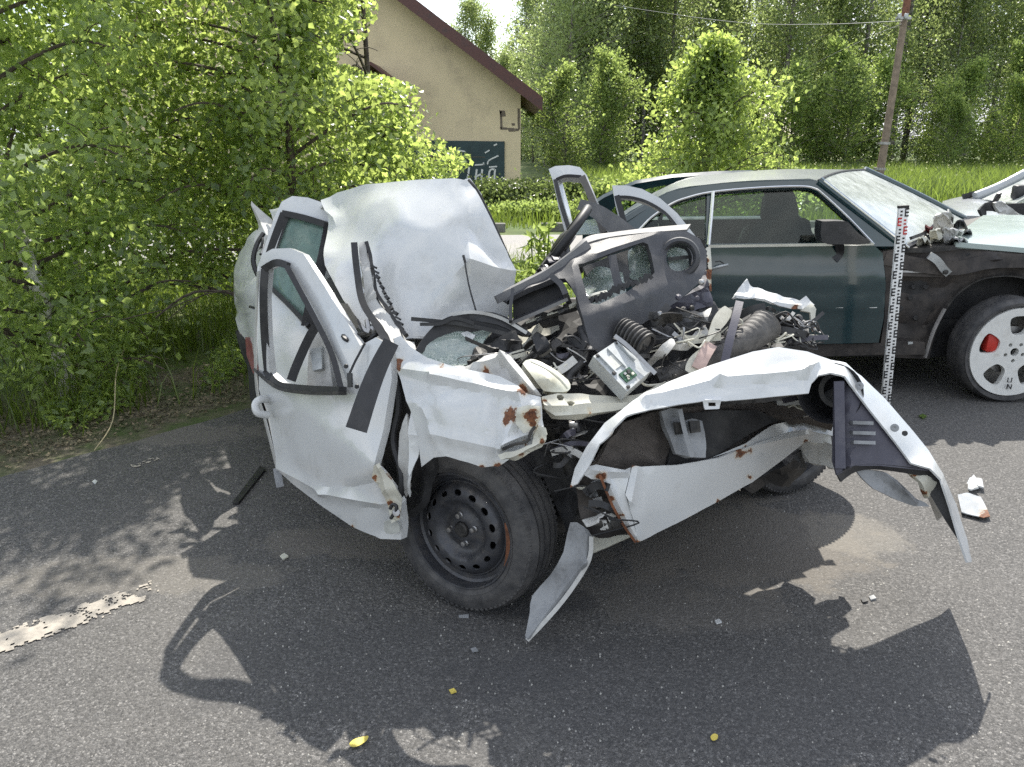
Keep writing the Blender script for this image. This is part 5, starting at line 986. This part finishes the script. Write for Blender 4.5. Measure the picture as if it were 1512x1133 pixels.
# steering wheel
e1 = (P(857, 322, 3.42) - P(803, 398, 3.30)); sc_ = P(830, 360, 3.36); e1h = e1.normalized() * .19; e2h = ((sc_ - CAM).normalized() + Vector((-.12, 0, -.12))); e2h = (e2h - e1h.normalized() * e2h.dot(e1h.normalized())).normalized() * .17
cpts = [sc_ + e1h * math.cos(t) + e2h * math.sin(t) for t in np.linspace(0, 2 * math.pi, 25)]
stw = tube('steering_wheel', SEAL, car, cpts, .019, 10, 2); tube('spoke', SEAL, stw, [sc_ - e1h * .9, sc_, sc_ + e1h * .9], .014, 8, 3); lathe('hub', BLACKP, stw, sc_, e1h.cross(e2h), [(-.03, 0), (-.03, .06), (.02, .06), (.03, .03), (.03, 0)], 20)
tube('steering_column', BLACKP, car, [sc_, P(838, 400, 3.3), P(860, 430, 3.2)], .03, 10, 3)
panel('column_shroud', BLACKP, car, [(792, 398, 3.2), (808, 388, 3.24), (830, 384, 3.22), (850, 378, 3.2), (862, 372, 3.22), (858, 386, 3.16), (830, 400, 3.12), (805, 412, 3.1)], th=.05, res=7, bump=.04, bs=12, sharp=18)
for i in range(8): u, v = random.uniform(795, 865), random.uniform(376, 402); panel('trim_scrap', [GREYW, PURPLE, BLACKP][i % 3], car, [(u - 7, v - 3, 3.15), (u + 4, v - 5, 3.15), (u + 8, v + 2, 3.13), (u - 2, v + 5, 3.13)], th=.008, res=4, bump=.02, bs=20, seed=i)
# right hand door frames standing behind
f1 = panel('rear_door_frame', WHITE, car, [(810, 250, 4.15), (820, 246, 4.15), (840, 244.5, 4.12), (856, 247, 4.1), (866, 258, 4.08), (876, 282, 4.0), (888, 312, 3.92), (899, 345, 3.85), (884, 345, 3.88), (874, 312, 3.95), (864, 280, 4.02), (857, 263, 4.08), (835, 262, 4.1), (824, 267, 4.12), (832, 300, 4.08), (846, 345, 4.0), (835, 345, 4.02), (824, 305, 4.1), (817, 268, 4.14)], th=.045, res=7, bump=.006)
ribbon('window_seal', SEAL, f1, pts3([(820, 266, 4.09), (828, 300, 4.05), (842, 345, 3.96)]), .022, .02); ribbon('window_seal', SEAL, f1, pts3([(822, 265, 4.09), (836, 260, 4.07), (858, 261, 4.05)]), .016, .02); ribbon('window_seal', SEAL, f1, pts3([(860, 262, 4.04), (874, 295, 3.94), (892, 345, 3.82)]), .034, .02)
panel('door_glass', CRACK, f1, [(846, 336, 3.98), (862, 326, 3.96), (884, 322, 3.9), (889, 345, 3.86), (848, 347, 3.95)], th=.006, res=8)
f2 = panel('front_door_frame', WHITE, car, [(904, 274, 3.75), (925, 274, 3.74), (948, 279, 3.72), (975, 293, 3.68), (1000, 315, 3.62), (1020, 340, 3.56), (1042, 368, 3.5), (1034, 372, 3.5), (1015, 350, 3.56), (1000, 332, 3.6), (980, 312, 3.66), (955, 298, 3.7), (930, 291, 3.73), (914, 291, 3.74), (928, 340, 3.68), (918, 342, 3.7), (908, 300, 3.74)], th=.045, res=7, bump=.004)
ribbon('window_seal', SEAL, f2, pts3([(911, 290, 3.7), (917, 312, 3.68), (925, 342, 3.64)]), .026, .02); ribbon('window_seal', SEAL, f2, pts3([(911, 291, 3.7), (932, 292, 3.69), (956, 299, 3.66), (982, 315, 3.62), (1000, 336, 3.57)]), .014, .02)
ribbon('loose_panel', DASHT, car, pts3([(856, 302, 3.7), (880, 312, 3.66), (905, 330, 3.62), (930, 352, 3.58)]), lambda k: .05 + .05 * k, .02)
# right front corner: crumpled fender, hose, straps
panel('crumpled_fender', WHITE, car, [(1080, 444, 3.434), (1092, 424, 3.469), (1100, 413, 3.492), (1106, 424, 3.492), (1125, 427, 3.504), (1152, 437, 3.504), (1180, 445, 3.492), (1190, 437, 3.504), (1197, 444, 3.504), (1203, 450, 3.492), (1190, 458, 3.469), (1172, 458, 3.458), (1150, 454, 3.446), (1120, 446, 3.434), (1098, 446, 3.423)], th=.01, res=6, bump=.02, bs=9, folds=[(1085, 442, 1180, 455, .025, 8), (1100, 415, 1110, 440, .02, 6)], rust=[(1172, 458, 12)], seed=7, sharp=18)
panel('crumpled_fender', CREAM, car, [(1182, 458, 3.458), (1200, 446, 3.469), (1206, 456, 3.458), (1205, 486, 3.434), (1199, 490, 3.434), (1198, 460, 3.446)], th=.01, res=5, bump=.015, bs=12, rust=[(1200, 486, 9)], seed=8)
panel('lamp_mount', CREAM, car, [(1130, 474, 3.353), (1150, 466, 3.365), (1168, 462, 3.376), (1166, 476, 3.365), (1160, 494, 3.342), (1142, 496, 3.330), (1134, 488, 3.336)], th=.01, res=5, bump=.02, bs=14, rust=[(1160, 474, 18), (1150, 486, 14), (1165, 464, 10)], seed=9, sharp=15)
tube('intake_hose', HOSE, car, pts3([(972, 560, 2.724), (1000, 549, 2.748), (1040, 536, 2.771), (1068, 520, 2.794), (1100, 503, 2.817), (1118, 490, 2.840), (1130, 480, 2.864)]), lambda k: .030 + .034 * k ** 1.3, 16, 10, rf=lambda i: 1 + .03 * math.sin(i * 1.9))
lathe('hose_clamp', SEAL, car, P(974, 559, 2.724), P(974, 559, 2.724) - P(1000, 549, 2.748), [(-.02, .034), (-.02, .040), (.025, .040), (.025, .02), (.0, 0)], 18)
ribbon('strap', PURPLE, car, pts3([(1092, 446, 2.817), (1086, 470, 2.759), (1078, 500, 2.713), (1070, 536, 2.678)]), .028, .008)
ribbon('bracket_arm', CREAM, car, pts3([(1075, 456, 2.840), (1060, 478, 2.794), (1042, 508, 2.748), (1028, 530, 2.713), (1020, 552, 2.690)]), lambda k: .030 + .02 * math.sin(k * 9), .008)
ribbon('bracket_arm', PINK, car, pts3([(1050, 508, 2.736), (1040, 525, 2.701), (1030, 545, 2.684)]), .045, .006)
ribbon('bracket_arm', CREAM, car, pts3([(1004, 498, 2.794), (1020, 502, 2.782), (1045, 499, 2.782), (1064, 497, 2.782)]), .030, .008)
ribbon('bracket_arm', STEEL, car, pts3([(994, 492, 2.782), (1004, 500, 2.771), (1010, 506, 2.765)]), .016, .006)
panel('battery_tray', SEAL, car, [(930, 470, 2.898), (985, 455, 2.956), (1035, 462, 2.985), (1040, 490, 2.898), (1000, 500, 2.840), (950, 510, 2.811)], th=.06, res=10, bump=.03, bs=8, sharp=20)
# random torn pieces inside the engine bay
rd_ = random.Random(12)
def bay_d(u, v): return np.interp(u, [620, 760, 860, 1000, 1190], [2.60, 2.66, 2.66, 2.74, 2.9]) - (v - 520) * .0012
zones = [(950, 1180, 458, 515, 34), (775, 860, 500, 560, 24), (690, 760, 505, 535, 8), (1120, 1200, 462, 505, 22), (805, 865, 600, 690, 22), (900, 1000, 520, 570, 10), (1150, 1230, 580, 605, 12), (845, 925, 695, 770, 9)]
for (a, b_, c, d_, n) in zones:
    for i in range(n):
        u, v = rd_.uniform(a, b_), rd_.uniform(c, d_); d = bay_d(u, v) + rd_.uniform(-.05, .05); kind = rd_.random()
        if kind < .30: tube('wire', rd_.choice([SEAL, SEAL, SEAL, GRIME, STEEL, CREAM]), car, pts3([(u, v, d), (u + rd_.uniform(-22, 22), v + rd_.uniform(-10, 16), d - .03), (u + rd_.uniform(-40, 40), v + rd_.uniform(-14, 24), d), (u + rd_.uniform(-60, 60), v + rd_.uniform(-14, 30), d + .03)]), rd_.uniform(.0022, .005), 5, 5)
        elif kind < .62:
            l = rd_.uniform(18, 60); t0 = rd_.choice([rd_.uniform(-.6, .6), rd_.uniform(2.2, 2.9)]); ca, sa = math.cos(t0) * l, math.sin(t0) * l * .6; k1 = rd_.uniform(-9, 9)
            ribbon('bent_strip', rd_.choice([CREAM, GREYW, GRIME, GRIME, GRIME, BLACKP, SEAL, SEAL, SEAL, PURPLE, DARKIN]), car, pts3([(u - ca / 2, v - sa / 2, d + .02), (u - ca * .1, v - sa * .1 + k1, d), (u + ca * .2, v + sa * .2 + k1 * .8, d - .01), (u + ca / 2, v + sa / 2, d + rd_.uniform(-.05, .05))]), rd_.uniform(.008, .030), rd_.uniform(.003, .012), 3)
        elif kind < .95:
            w = rd_.uniform(8, 28); h = rd_.uniform(4, 12); t0 = rd_.uniform(-.8, .8); ca, sa = math.cos(t0), math.sin(t0)
            q = [(-w, -h * rd_.uniform(.2, 1)), (rd_.uniform(-.5, .4) * w, -h * rd_.uniform(.5, 1.4)), (w, -h * rd_.uniform(.1, .9)), (w * rd_.uniform(.3, 1), h * rd_.uniform(.3, 1)), (rd_.uniform(-.4, .3) * w, h * rd_.uniform(.4, 1.3)), (-w * .9, h * rd_.uniform(.1, 1))]
            panel('torn_sheet', rd_.choice([GREYW, GRIME, GRIME, GRIME, DARKIN, BLACKP, BLACKP, PURPLE, SEAL, SEAL, DARKIN, CREAM]), car, [(u + x * ca - y * sa, v + x * sa + y * ca, d + rd_.uniform(-.04, .04)) for x, y in q], th=.004, res=5, bump=.014, bs=12, seed=i, sharp=15)
        else: p = P(u, v, d); lathe('fitting', rd_.choice([STEEL, GRIME, BLACKP]), car, p, Vector((rd_.uniform(-1, 1), -1, rd_.uniform(-1, 1))), [(-.03, 0), (-.03, rd_.uniform(.010, .018)), (0, rd_.uniform(.010, .018)), (.002, .009), (.02, .008), (.02, 0)], 14)
for i in range(46):
    a_, b_, c_, e_ = rd_.choice([(960, 1180, 462, 515), (770, 860, 495, 560), (805, 860, 600, 680), (1120, 1200, 470, 505), (900, 1000, 505, 565)])
    u, v = rd_.uniform(a_, b_), rd_.uniform(c_, e_); d = bay_d(u, v) - .03
    tube('wire', rd_.choice([SEAL, SEAL, DARKIN, GRIME, CREAM, STEEL]), car, pts3([(u, v, d), (u + rd_.uniform(-14, 14), v + rd_.uniform(-12, 12), d - .03), (u + rd_.uniform(-24, 24), v + rd_.uniform(-10, 18), d - .02), (u + rd_.uniform(-36, 36), v + rd_.uniform(-10, 22), d - .01), (u + rd_.uniform(-46, 46), v + rd_.uniform(-8, 26), d + .03)]), rd_.uniform(.0018, .0036), 5, 5)
# strut seen beside the front wheel
tube('strut', GRIME, car, pts3([(830, 600, 2.62), (840, 650, 2.62), (846, 700, 2.62)]), .03, 12, 4)
tube('bolt_stem', STEEL, car, pts3([(846, 628, 2.5), (844, 650, 2.5), (840, 676, 2.5)]), .011, 8, 3); box('bolt_head', STEEL, car, P(846, 626, 2.5), (.03, .03, .02), bev=.004)
# the bumper shell
bump_out = [(842, 720, 2.360), (849, 692, 2.360), (866, 660, 2.367), (893, 625, 2.382), (935, 593, 2.403), (985, 565, 2.432), (1050, 539, 2.461), (1112, 519, 2.490), (1150, 513, 2.504), (1192, 520, 2.518), (1247, 539, 2.533), (1272, 555, 2.536), (1303, 585, 2.540), (1342, 630, 2.540), (1371, 665, 2.533), (1393, 700, 2.522), (1412, 745, 2.508), (1428, 795, 2.493), (1435, 830, 2.482)]
bump_in = [(1428, 831, 2.446), (1418, 800, 2.443), (1404, 750, 2.449), (1390, 708, 2.455), (1374, 692, 2.455), (1345, 684, 2.452), (1322, 653, 2.452), (1290, 612, 2.452), (1260, 573, 2.452), (1245, 559, 2.452), (1226, 551, 2.449), (1209, 555, 2.443), (1198, 567, 2.437), (1194, 581, 2.431), (1150, 585, 2.413), (1100, 590, 2.392), (1064, 593, 2.380), (1062, 604, 2.377), (1041, 605, 2.371), (1037, 593, 2.374), (1000, 598, 2.365), (960, 606, 2.356), (925, 617, 2.347), (908, 634, 2.344), (904, 642, 2.344), (885, 656, 2.341), (869, 690, 2.338), (852, 715, 2.341)]
bmp = panel('bumper_shell', WHITE, car, bump_out + bump_in, holes=[[(1045, 595), (1056, 595), (1057, 600), (1046, 600)]], ctrl=[(1000, 580, 2.39), (1120, 552, 2.43), (1230, 545, 2.49)], th=.006, res=7, bump=.002, bs=4, crease=.003, cs=4, sharp=22, seed=5, folds=[(955, 592, 1060, 562, .016, 12), (1060, 562, 1190, 549, .018, 12), (1190, 549, 1206, 540, .015, 10), (1245, 541, 1245, 556, .01, 20), (905, 640, 960, 585, .008, 16), (1040, 592, 1062, 592, .008, 6)], rust=[(905, 640, 6), (843, 718, 7)])
loft('bumper_return', GREYW, bmp, [[P(u, v + 1.5, d + .006) for u, v, d in bump_out[2:17]], [P(756 + (u - 756) * .985, v + 7, d + .17) for u, v, d in bump_out[2:17]], [P(756 + (u - 756) * .96, v + 24, d + .36) for u, v, d in bump_out[2:17]]], th=.006, face=(1, 2, 9), sub=3)  # hidden top flange added to widen the bumper's cast shadow
for u, v in ((1269, 570), (1321, 632)): lathe('clip', LINER, bmp, P(u, v, 2.45), CAM - P(u, v, 2.45), [(0, .013), (.006, .013), (.007, .006), (.004, 0)], 14)
lathe('clip_hole', SEAL, bmp, P(1336, 640, 2.45), CAM - P(1336, 640, 2.45), [(0, .009), (.002, .008), (.002, 0)], 12)
# headlamp aperture and inner plastics
lathe('lamp_bowl', BLACKP, car, P(1228, 584, 2.56), CAM - P(1228, 584, 2.56) + Vector((-.3, 0, .4)), [(.06, .10), (.05, .09), (-.02, .07), (-.06, .03), (-.06, 0)], 30); lathe('lamp_ring', GRIME, car, P(1238, 576, 2.52), CAM - P(1238, 576, 2.52), [(0, .06), (.01, .06), (.01, .045), (0, .045)], 30)
pl = panel('bumper_liner', PURPLE, car, [(1232, 563, 2.475), (1246, 562, 2.473), (1262, 580, 2.470), (1292, 618, 2.467), (1324, 658, 2.467), (1340, 678, 2.469), (1360, 682, 2.473), (1376, 690, 2.475), (1374, 696, 2.475), (1300, 688, 2.455), (1262, 688, 2.445), (1236, 702, 2.440), (1230, 680, 2.445), (1232, 630, 2.455)], th=.01, res=8, bump=.003, folds=[(1250, 570, 1250, 690, -.012, 6)])
ribbon('liner_post', PURPLE, pl, pts3([(1239, 564, 2.465), (1240, 620, 2.450), (1241, 692, 2.430)]), .030, .02)
for i, (u0, u1, v) in enumerate([(1257, 1287, 624), (1257, 1290, 639), (1258, 1290, 653)]): ribbon('liner_rib', LINER, pl, pts3([(u0, v, 2.446), (u1, v + 1, 2.452)]), .011, .022, 1)
loft('liner_flange', BLACKP, pl, [pts3([(1236, 700, 2.440), (1262, 688, 2.445), (1300, 686, 2.455), (1374, 694, 2.475)]), pts3([(1242, 712, 2.450), (1264, 697, 2.460), (1300, 694, 2.475), (1380, 706, 2.490)])], th=.008, sub=4)
panel('wheel_liner', LINER, car, [(1262, 690, 2.470), (1286, 694, 2.475), (1305, 698, 2.480), (1322, 708, 2.485), (1340, 724, 2.490), (1352, 736, 2.490), (1366, 742, 2.490), (1372, 748, 2.490), (1350, 748, 2.490), (1318, 736, 2.482), (1290, 722, 2.475), (1274, 706, 2.470)], th=.008, res=6, bump=.01, bs=8, folds=[(1300, 696, 1350, 742, .02, 8)])
panel('bumper_return', BLACKP, car, [(1340, 692, 2.490), (1375, 695, 2.482), (1391, 708, 2.484), (1405, 750, 2.479), (1419, 802, 2.474), (1416, 800, 2.480), (1394, 766, 2.490), (1376, 735, 2.498), (1362, 712, 2.498)], th=.008, res=7, bump=.006)
panel('torn_foam', CREAM, car, [(1345, 698, 2.487), (1366, 700, 2.487), (1384, 712, 2.487), (1380, 722, 2.487), (1374, 736, 2.487), (1366, 726, 2.487), (1358, 712, 2.487)], th=.02, res=5, bump=.02, bs=12, rust=[(1366, 732, 12), (1352, 700, 8)])
# lower valance
val = panel('front_valance', WHITE, car, [(932, 687, 2.44), (945, 689, 2.45), (1000, 687, 2.5), (1060, 676, 2.58), (1120, 652, 2.7), (1170, 636, 2.84), (1195, 634, 2.9), (1226, 640, 2.98), (1228, 656, 2.98), (1205, 654, 2.93), (1190, 652, 2.9), (1160, 676, 2.83), (1110, 712, 2.72), (1060, 741, 2.64), (1010, 767, 2.57), (960, 793, 2.51), (941, 801, 2.48), (936, 770, 2.45), (922, 730, 2.42)], th=.006, res=8, bump=.004, bs=4, crease=.005, cs=4, sharp=22, folds=[(938, 690, 928, 740, .015, 12), (1060, 668, 1190, 640, .01, 10), (950, 700, 945, 790, .006, 20)], rust=[(1090, 670, 14), (1105, 666, 10), (933, 687, 8), (942, 800, 8), (1105, 704, 6), (1190, 652, 8), (1015, 764, 4), (1060, 742, 5)], seed=3)
panel('valance_top', WHITE, car, [(1050, 676, 2.58), (1100, 655, 2.66), (1140, 628, 2.76), (1165, 622, 2.86), (1200, 624, 2.94), (1232, 632, 3.0), (1230, 644, 2.98), (1195, 636, 2.9), (1165, 638, 2.83), (1120, 654, 2.7)], th=.006, res=7, bump=.008, bs=7, rust=[(1100, 660, 8)], seed=11)
panel('valance_corner', WHITE, car, [(862, 690, 2.36), (880, 686, 2.38), (920, 694, 2.42), (932, 690, 2.44), (922, 728, 2.42), (934, 765, 2.45), (941, 800, 2.48), (930, 790, 2.46), (906, 750, 2.42), (888, 708, 2.39), (874, 708, 2.37), (862, 702, 2.35)], th=.008, res=6, bump=.008, bs=9, folds=[(888, 700, 935, 790, .015, 9), (866, 694, 925, 698, .012, 8)], rust=[(886, 704, 14), (900, 735, 9), (915, 760, 8)], seed=4, sharp=18)
ribbon('edge_seal', RUST, car, pts3([(886, 702, 2.36), (905, 748, 2.39), (925, 782, 2.43), (938, 800, 2.46)]), .008, .008)
panel('wheel_liner', BLKMET, car, [(846, 700, 2.5), (870, 700, 2.48), (890, 715, 2.46), (915, 760, 2.5), (930, 788, 2.54), (900, 792, 2.56), (870, 782, 2.56), (852, 750, 2.54)], th=.02, res=8, bump=.03, bs=9, sharp=20)
for i in range(9): u, v = rd_.uniform(862, 915), rd_.uniform(705, 780); panel('liner_scrap', rd_.choice([GREYW, LINER, GRIME, FELT]), car, [(u - 8, v - 4, 2.45), (u + 5, v - 7, 2.45), (u + 9, v + 4, 2.46), (u - 3, v + 7, 2.46)], th=.006, res=4, bump=.02, bs=18, seed=i)
panel('sill_remnant', CREAM, car, [(872, 790, 2.6), (936, 790, 2.6), (900, 806, 2.58), (872, 818, 2.57)], th=.01, res=8, bump=.004)
# felt, lamp bracket, crash beam inside the bumper
panel('felt_lining', FELT, car, [(872, 694, 2.5), (900, 645, 2.5), (925, 624, 2.52), (960, 610, 2.56), (1005, 602, 2.62), (1060, 598, 2.68), (1110, 596, 2.74), (1170, 592, 2.84), (1226, 612, 2.94), (1226, 636, 2.96), (1180, 622, 2.9), (1140, 630, 2.82), (1100, 652, 2.74), (1040, 680, 2.64), (990, 692, 2.58), (930, 694, 2.54)], ctrl=[(1000, 650, 2.58)], th=.02, res=8, bump=.022, bs=7, seed=6, sharp=40, folds=[(905, 640, 975, 690, .02, 16), (1060, 600, 1220, 622, .02, 14), (1020, 690, 1140, 632, .02, 12)])
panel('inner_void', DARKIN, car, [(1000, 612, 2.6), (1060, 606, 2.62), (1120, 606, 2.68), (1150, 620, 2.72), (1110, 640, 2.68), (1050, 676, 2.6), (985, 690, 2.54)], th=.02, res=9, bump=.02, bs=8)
br = panel('lamp_bracket', LINER, car, [(977, 608, 2.48), (990, 603, 2.49), (1006, 604, 2.5), (1010, 622, 2.5), (1022, 618, 2.51), (1036, 622, 2.52), (1042, 650, 2.52), (1042, 676, 2.51), (1020, 675, 2.49), (998, 670, 2.48), (990, 650, 2.48), (982, 630, 2.48)], th=.02, res=6, bump=.008, bs=14, sharp=18)
for a, b_ in ((996, 624), (1018, 622)): panel('bracket_pocket', GRIME, br, [(a, b_, 2.47), (a + 15, b_ - 1, 2.48), (a + 17, b_ + 16, 2.48), (a + 3, b_ + 18, 2.47)], th=.01, res=5)
ribbon('bracket_rib', LINER, br, pts3([(1004, 604, 2.46), (1012, 640, 2.46), (1022, 674, 2.46)]), .014, .02)
panel('lower_beam', GREYW, car, [(1185, 655, 2.92), (1200, 646, 2.94), (1236, 660, 2.98), (1238, 694, 2.98), (1222, 688, 2.96), (1200, 684, 2.94), (1192, 672, 2.93)], th=.02, res=6, bump=.03, bs=12, sharp=16)
panel('undertray', SEAL, car, [(1100, 722, 2.86), (1150, 690, 2.9), (1186, 662, 2.96), (1190, 690, 3.0), (1178, 712, 3.02), (1168, 722, 3.02), (1140, 716, 2.98), (1112, 730, 2.92)], th=.05, res=8, bump=.03, bs=10, sharp=18)
# splash panel lying against the wheel
panel('splash_panel', LINER, car, [(842, 772, 2.5), (862, 778, 2.5), (874, 792, 2.5), (872, 826, 2.5), (850, 862, 2.5), (820, 900, 2.51), (795, 930, 2.52), (779, 946, 2.53), (776, 938, 2.53), (782, 905, 2.53), (786, 880, 2.53), (812, 850, 2.52), (832, 815, 2.51)], th=.006, res=8, bump=.010, bs=5, sm=2, folds=[(866, 790, 862, 830, .02, 12), (862, 830, 782, 940, .022, 10)], seed=4)
ribbon('splash_edge', GREYW, car, pts3([(873, 792, 2.485), (870, 826, 2.485), (848, 864, 2.49), (818, 903, 2.5), (779, 945, 2.52)]), .014, .012)

# wheels of the wreck
def steel_wheel(c, ax, r=.30, w=.20):
    c = Vector(c); ax = Vector(ax).normalized(); wh = bpy.data.objects.new('wheel', None); COL.objects.link(wh); wh.parent = car; rr = .204
    P_ = [(-w / 2 + .03, rr), (-w / 2 + .01, rr + .004), (-w / 2, rr + .03), (-w / 2, r - .045), (-w / 2 + .012, r - .016), (-w / 2 + .03, r - .004)]
    for k in (-.052, -.018, .018, .052): P_ += [(k - .0045, r), (k - .004, r - .008), (k + .004, r - .008), (k + .0045, r)]
    P_ += [(w / 2 - .03, r - .004), (w / 2 - .012, r - .016), (w / 2, r - .045), (w / 2 + .004, r - .06), (w / 2 + .002, r - .075), (w / 2 + .004, rr + .022), (w / 2 - .006, rr + .006), (w / 2 - .02, rr)]
    lathe('tyre', RUBBER, wh, c, ax, P_, 110, 28)
    a = Vector((0, 0, 1)); a = (a - ax * a.dot(ax)).normalized(); b = ax.cross(a); V = []; F = []
    for i in range(84):      # shoulder sipes
        for sgn in (1, -1):
            t = 2 * math.pi * i / 84; d = a * math.cos(t) + b * math.sin(t); t_ = ax.cross(d); o = c + ax * sgn * (w / 2 - .026) + d * (r - .007); base = len(V)
            for x in (-.020, .018):
                for y in (-.0022, .0022):
                    for z in (-.004, .0035): V.append(o + ax * x * sgn + t_ * (y * 2.4) + d * (z - abs(x + .02) * .24))
            F += [tuple(base + k for k in f) for f in ((0, 1, 3, 2), (4, 6, 7, 5), (0, 4, 5, 1), (2, 3, 7, 6), (1, 5, 7, 3), (0, 2, 6, 4))]
    stuff(mk('tread_block', V, F, RUBBER, wh, smooth=False))
    off = w / 2 - .012
    bent = lambda i, j: (.010 * math.exp(-((i - 62) / 5.) ** 2) if j < 5 else 0)
    lathe('rim', RIMM, wh, c, ax, [(off + .004, .212), (off + .010, .208), (off + .009, .203), (off - .004, .200), (off - .030, .198), (off - .036, .189), (off - .036, .177), (off - .030, .172), (off - .030, .168), (off - .040, .166)], 80, 30, wob=bent)
    circ = lambda cx, cy, q, n=12, e=1: [(cx + q * e * math.cos(t), cy + q * math.sin(t)) for t in np.linspace(0, 2 * math.pi, n + 1)[:-1]]
    hs = [[(x * math.cos(q) - y * math.sin(q) , x * math.sin(q) + y * math.cos(q)) for x, y in circ(.137, 0, .0155, 12, .72)] for q in [2 * math.pi * k / 14 + .1 for k in range(14)]] + [circ(0, 0, .029, 16)]
    def hf(C):
        q = np.hypot(C[:, 0], C[:, 1]); return np.interp(q, [0, .045, .058, .075, .09, .108, .130, .150, .166, .171], [-.012, -.012, -.020, -.026, -.020, .000, .002, -.004, -.024, -.034])
    plate('wheel_disc', RIMM, wh, c + ax * (off - .004), a, b, circ(0, 0, .170, 60), hs, .005, .011, hf, 30)
    lathe('hub_cap', GRIME, wh, c + ax * (off - .018), ax, [(-.02, .028), (.010, .027), (.014, .022), (.012, 0)], 20)
    for k in range(4):
        t = math.pi / 2 * k + .25; q = c + (a * math.cos(t) + b * math.sin(t)) * .05 + ax * (off - .022)
        lathe('wheel_nut', STEEL, wh, q, ax, [(0, .0135), (.004, .0125), (.006, .0095), (.018, .0088), (.019, 0)], 8)
    lathe('brake_drum', DARKIN, wh, c, ax, [(off - .07, 0), (off - .07, .15), (-w / 2 + .03, .175), (-w / 2 + .03, 0)], 30)
    return wh, a, b, off
wc0 = P(700, 780, 2.74); wc0.z = .298
w1, wa, wb_, off_ = steel_wheel(wc0, (-.53, -.84, .07))
ribbon('rust_streak', RUST, w1, [wc0 + Vector((-.53, -.84, .07)).normalized() * (off_ + .006) + (wa * math.cos(t) + wb_ * math.sin(t)) * .207 for t in np.linspace(-1.95, -1.15, 9)], lambda k: .002 + .020 * math.sin(k * 3.1) ** .6, .004, 3, look=(-.53, -.84, .07))
gr = G(1150, 718); steel_wheel((gr.x, gr.y, .298), (.45, -.89, 0))
q = K(2.35, .16, .298); steel_wheel(q, (-.838, -.545, 0)); q = K(2.4, 1.4, .298); steel_wheel(q, (.838, .545, 0))

# ------------------------------------------------------------------ loose pieces on the asphalt
def lying(name, label, cat, mat, pts, th=.004, bump_=.004, bs=20, z=.004, sm=1, seed=0, rust=(), group=None, curl=0):
    c = np.mean([(p[0], p[1]) for p in pts], axis=0); o = panel(name, mat, None, [(u, v, (G(u, v, z + curl * abs(math.sin(i * 1.7))) - CAM).dot(Vector((0, CP, -SP)))) for i, (u, v) in enumerate(pts)], th=th, res=5, bump=bump_, bs=bs, sm=sm, seed=seed, rust=rust, loc=tuple(G(*c)))
    return tag(o, label, cat, group)
lying('trim_strip', 'flat black trim strip lying on the asphalt left of the wreck door', 'trim strip', SEAL, [(343, 742), (352, 742), (392, 692), (384, 688)], .012, .001, z=.014)
lying('yellow_leaf', 'larger yellow leaf on the dark asphalt at the bottom edge', 'leaf', YLEAF, [(516, 1098), (526, 1090), (543, 1086), (541, 1093), (530, 1101), (520, 1103)], .001, .003, z=.008, sm=3, curl=.008)
lying('yellow_leaf', 'small yellow leaf on shaded asphalt right of the picture centre', 'leaf', YLEAF, [(1049, 1088), (1054, 1083), (1060, 1085), (1059, 1091), (1052, 1093)], .001, .002, z=.006, sm=2, curl=.006)
lying('green_leaf', 'small green leaf on the ground between the bumper and coupe wheel', 'leaf', LEAFB, [(1356, 614), (1362, 611), (1369, 614), (1364, 618)], .001, .002, z=.008, curl=.006)
lying('lamp_fragment', 'pale broken lamp piece with an orange end beside the bumper tip', 'lamp fragment', SILVER, [(1414, 730), (1432, 728), (1448, 734), (1457, 750), (1462, 762), (1452, 764), (1436, 760), (1420, 756)], .004, .006, z=.02, rust=[(1458, 762, 22)])
lying('lamp_fragment', 'small curled white fragment just above the orange ended lamp piece', 'lamp fragment', WHITE, [(1428, 712), (1438, 700), (1450, 708), (1453, 718), (1440, 716), (1444, 722), (1430, 722)], .008, .02, z=.03)
lying('paint_flake', 'white paint flake on the asphalt at the far left below the birches', 'fragment', WHITE, [(136, 711), (140, 708), (144, 711), (140, 715)], .003, .002)
lying('paint_flake', 'pale crumb lying alone left of the front wheel', 'fragment', CREAM, [(413, 821), (420, 817), (426, 821), (418, 826)], .006, .003, z=.008)
lying('plastic_shard', 'thin pale shard on the asphalt directly below the front tyre', 'fragment', LINER, [(677, 908), (692, 907), (692, 911), (678, 911)], .004, .001)
for i, (u, v, m_, lb) in enumerate([(1288, 882, LINER, 'light grey shard on the asphalt below the hanging bumper liner'), (1276, 886, SEAL, 'black shard lying beside the light grey shard below the bumper'), (1060, 917, WHITE, 'tiny white crumb on shaded asphalt below the white front valance'), (1320, 690, CREAM, 'cream scrap on the ground under the purple grey bumper liner'), (668, 1020, YLEAF, 'tiny dry yellow scrap on the asphalt above the larger yellow leaf'), (700, 960, LINER, 'pale sliver on shaded asphalt between the front tyre and yellow scrap')]):
    lying('fragment', lb, 'fragment', m_, [(u - 5, v - 2), (u + 2, v - 4), (u + 6, v + 1), (u - 2, v + 3)], .005, .004, z=.008, seed=i)
# countless crumbs of glass and grit
n = 600; a = np.array([tuple(G(rng.uniform(350, 1500), rng.uniform(700, 1130)))[:2] for _ in range(n)]); s_ = rng.uniform(.0015, .005, n)
o4 = np.array([(1, 0, -.5), (-.5, .87, -.5), (-.5, -.87, -.5), (0, 0, 1)]); V = (np.c_[a, s_ * .4][:, None] + o4[None] * s_[:, None, None]).reshape(-1, 3); i4 = np.arange(n)[:, None] * 4
stuff(mk('grit', V, np.r_[i4 + [[0, 1, 3]], i4 + [[1, 2, 3]], i4 + [[2, 0, 3]]], simple('pale_grit', (.36, .35, .32), .8), None, smooth=False))
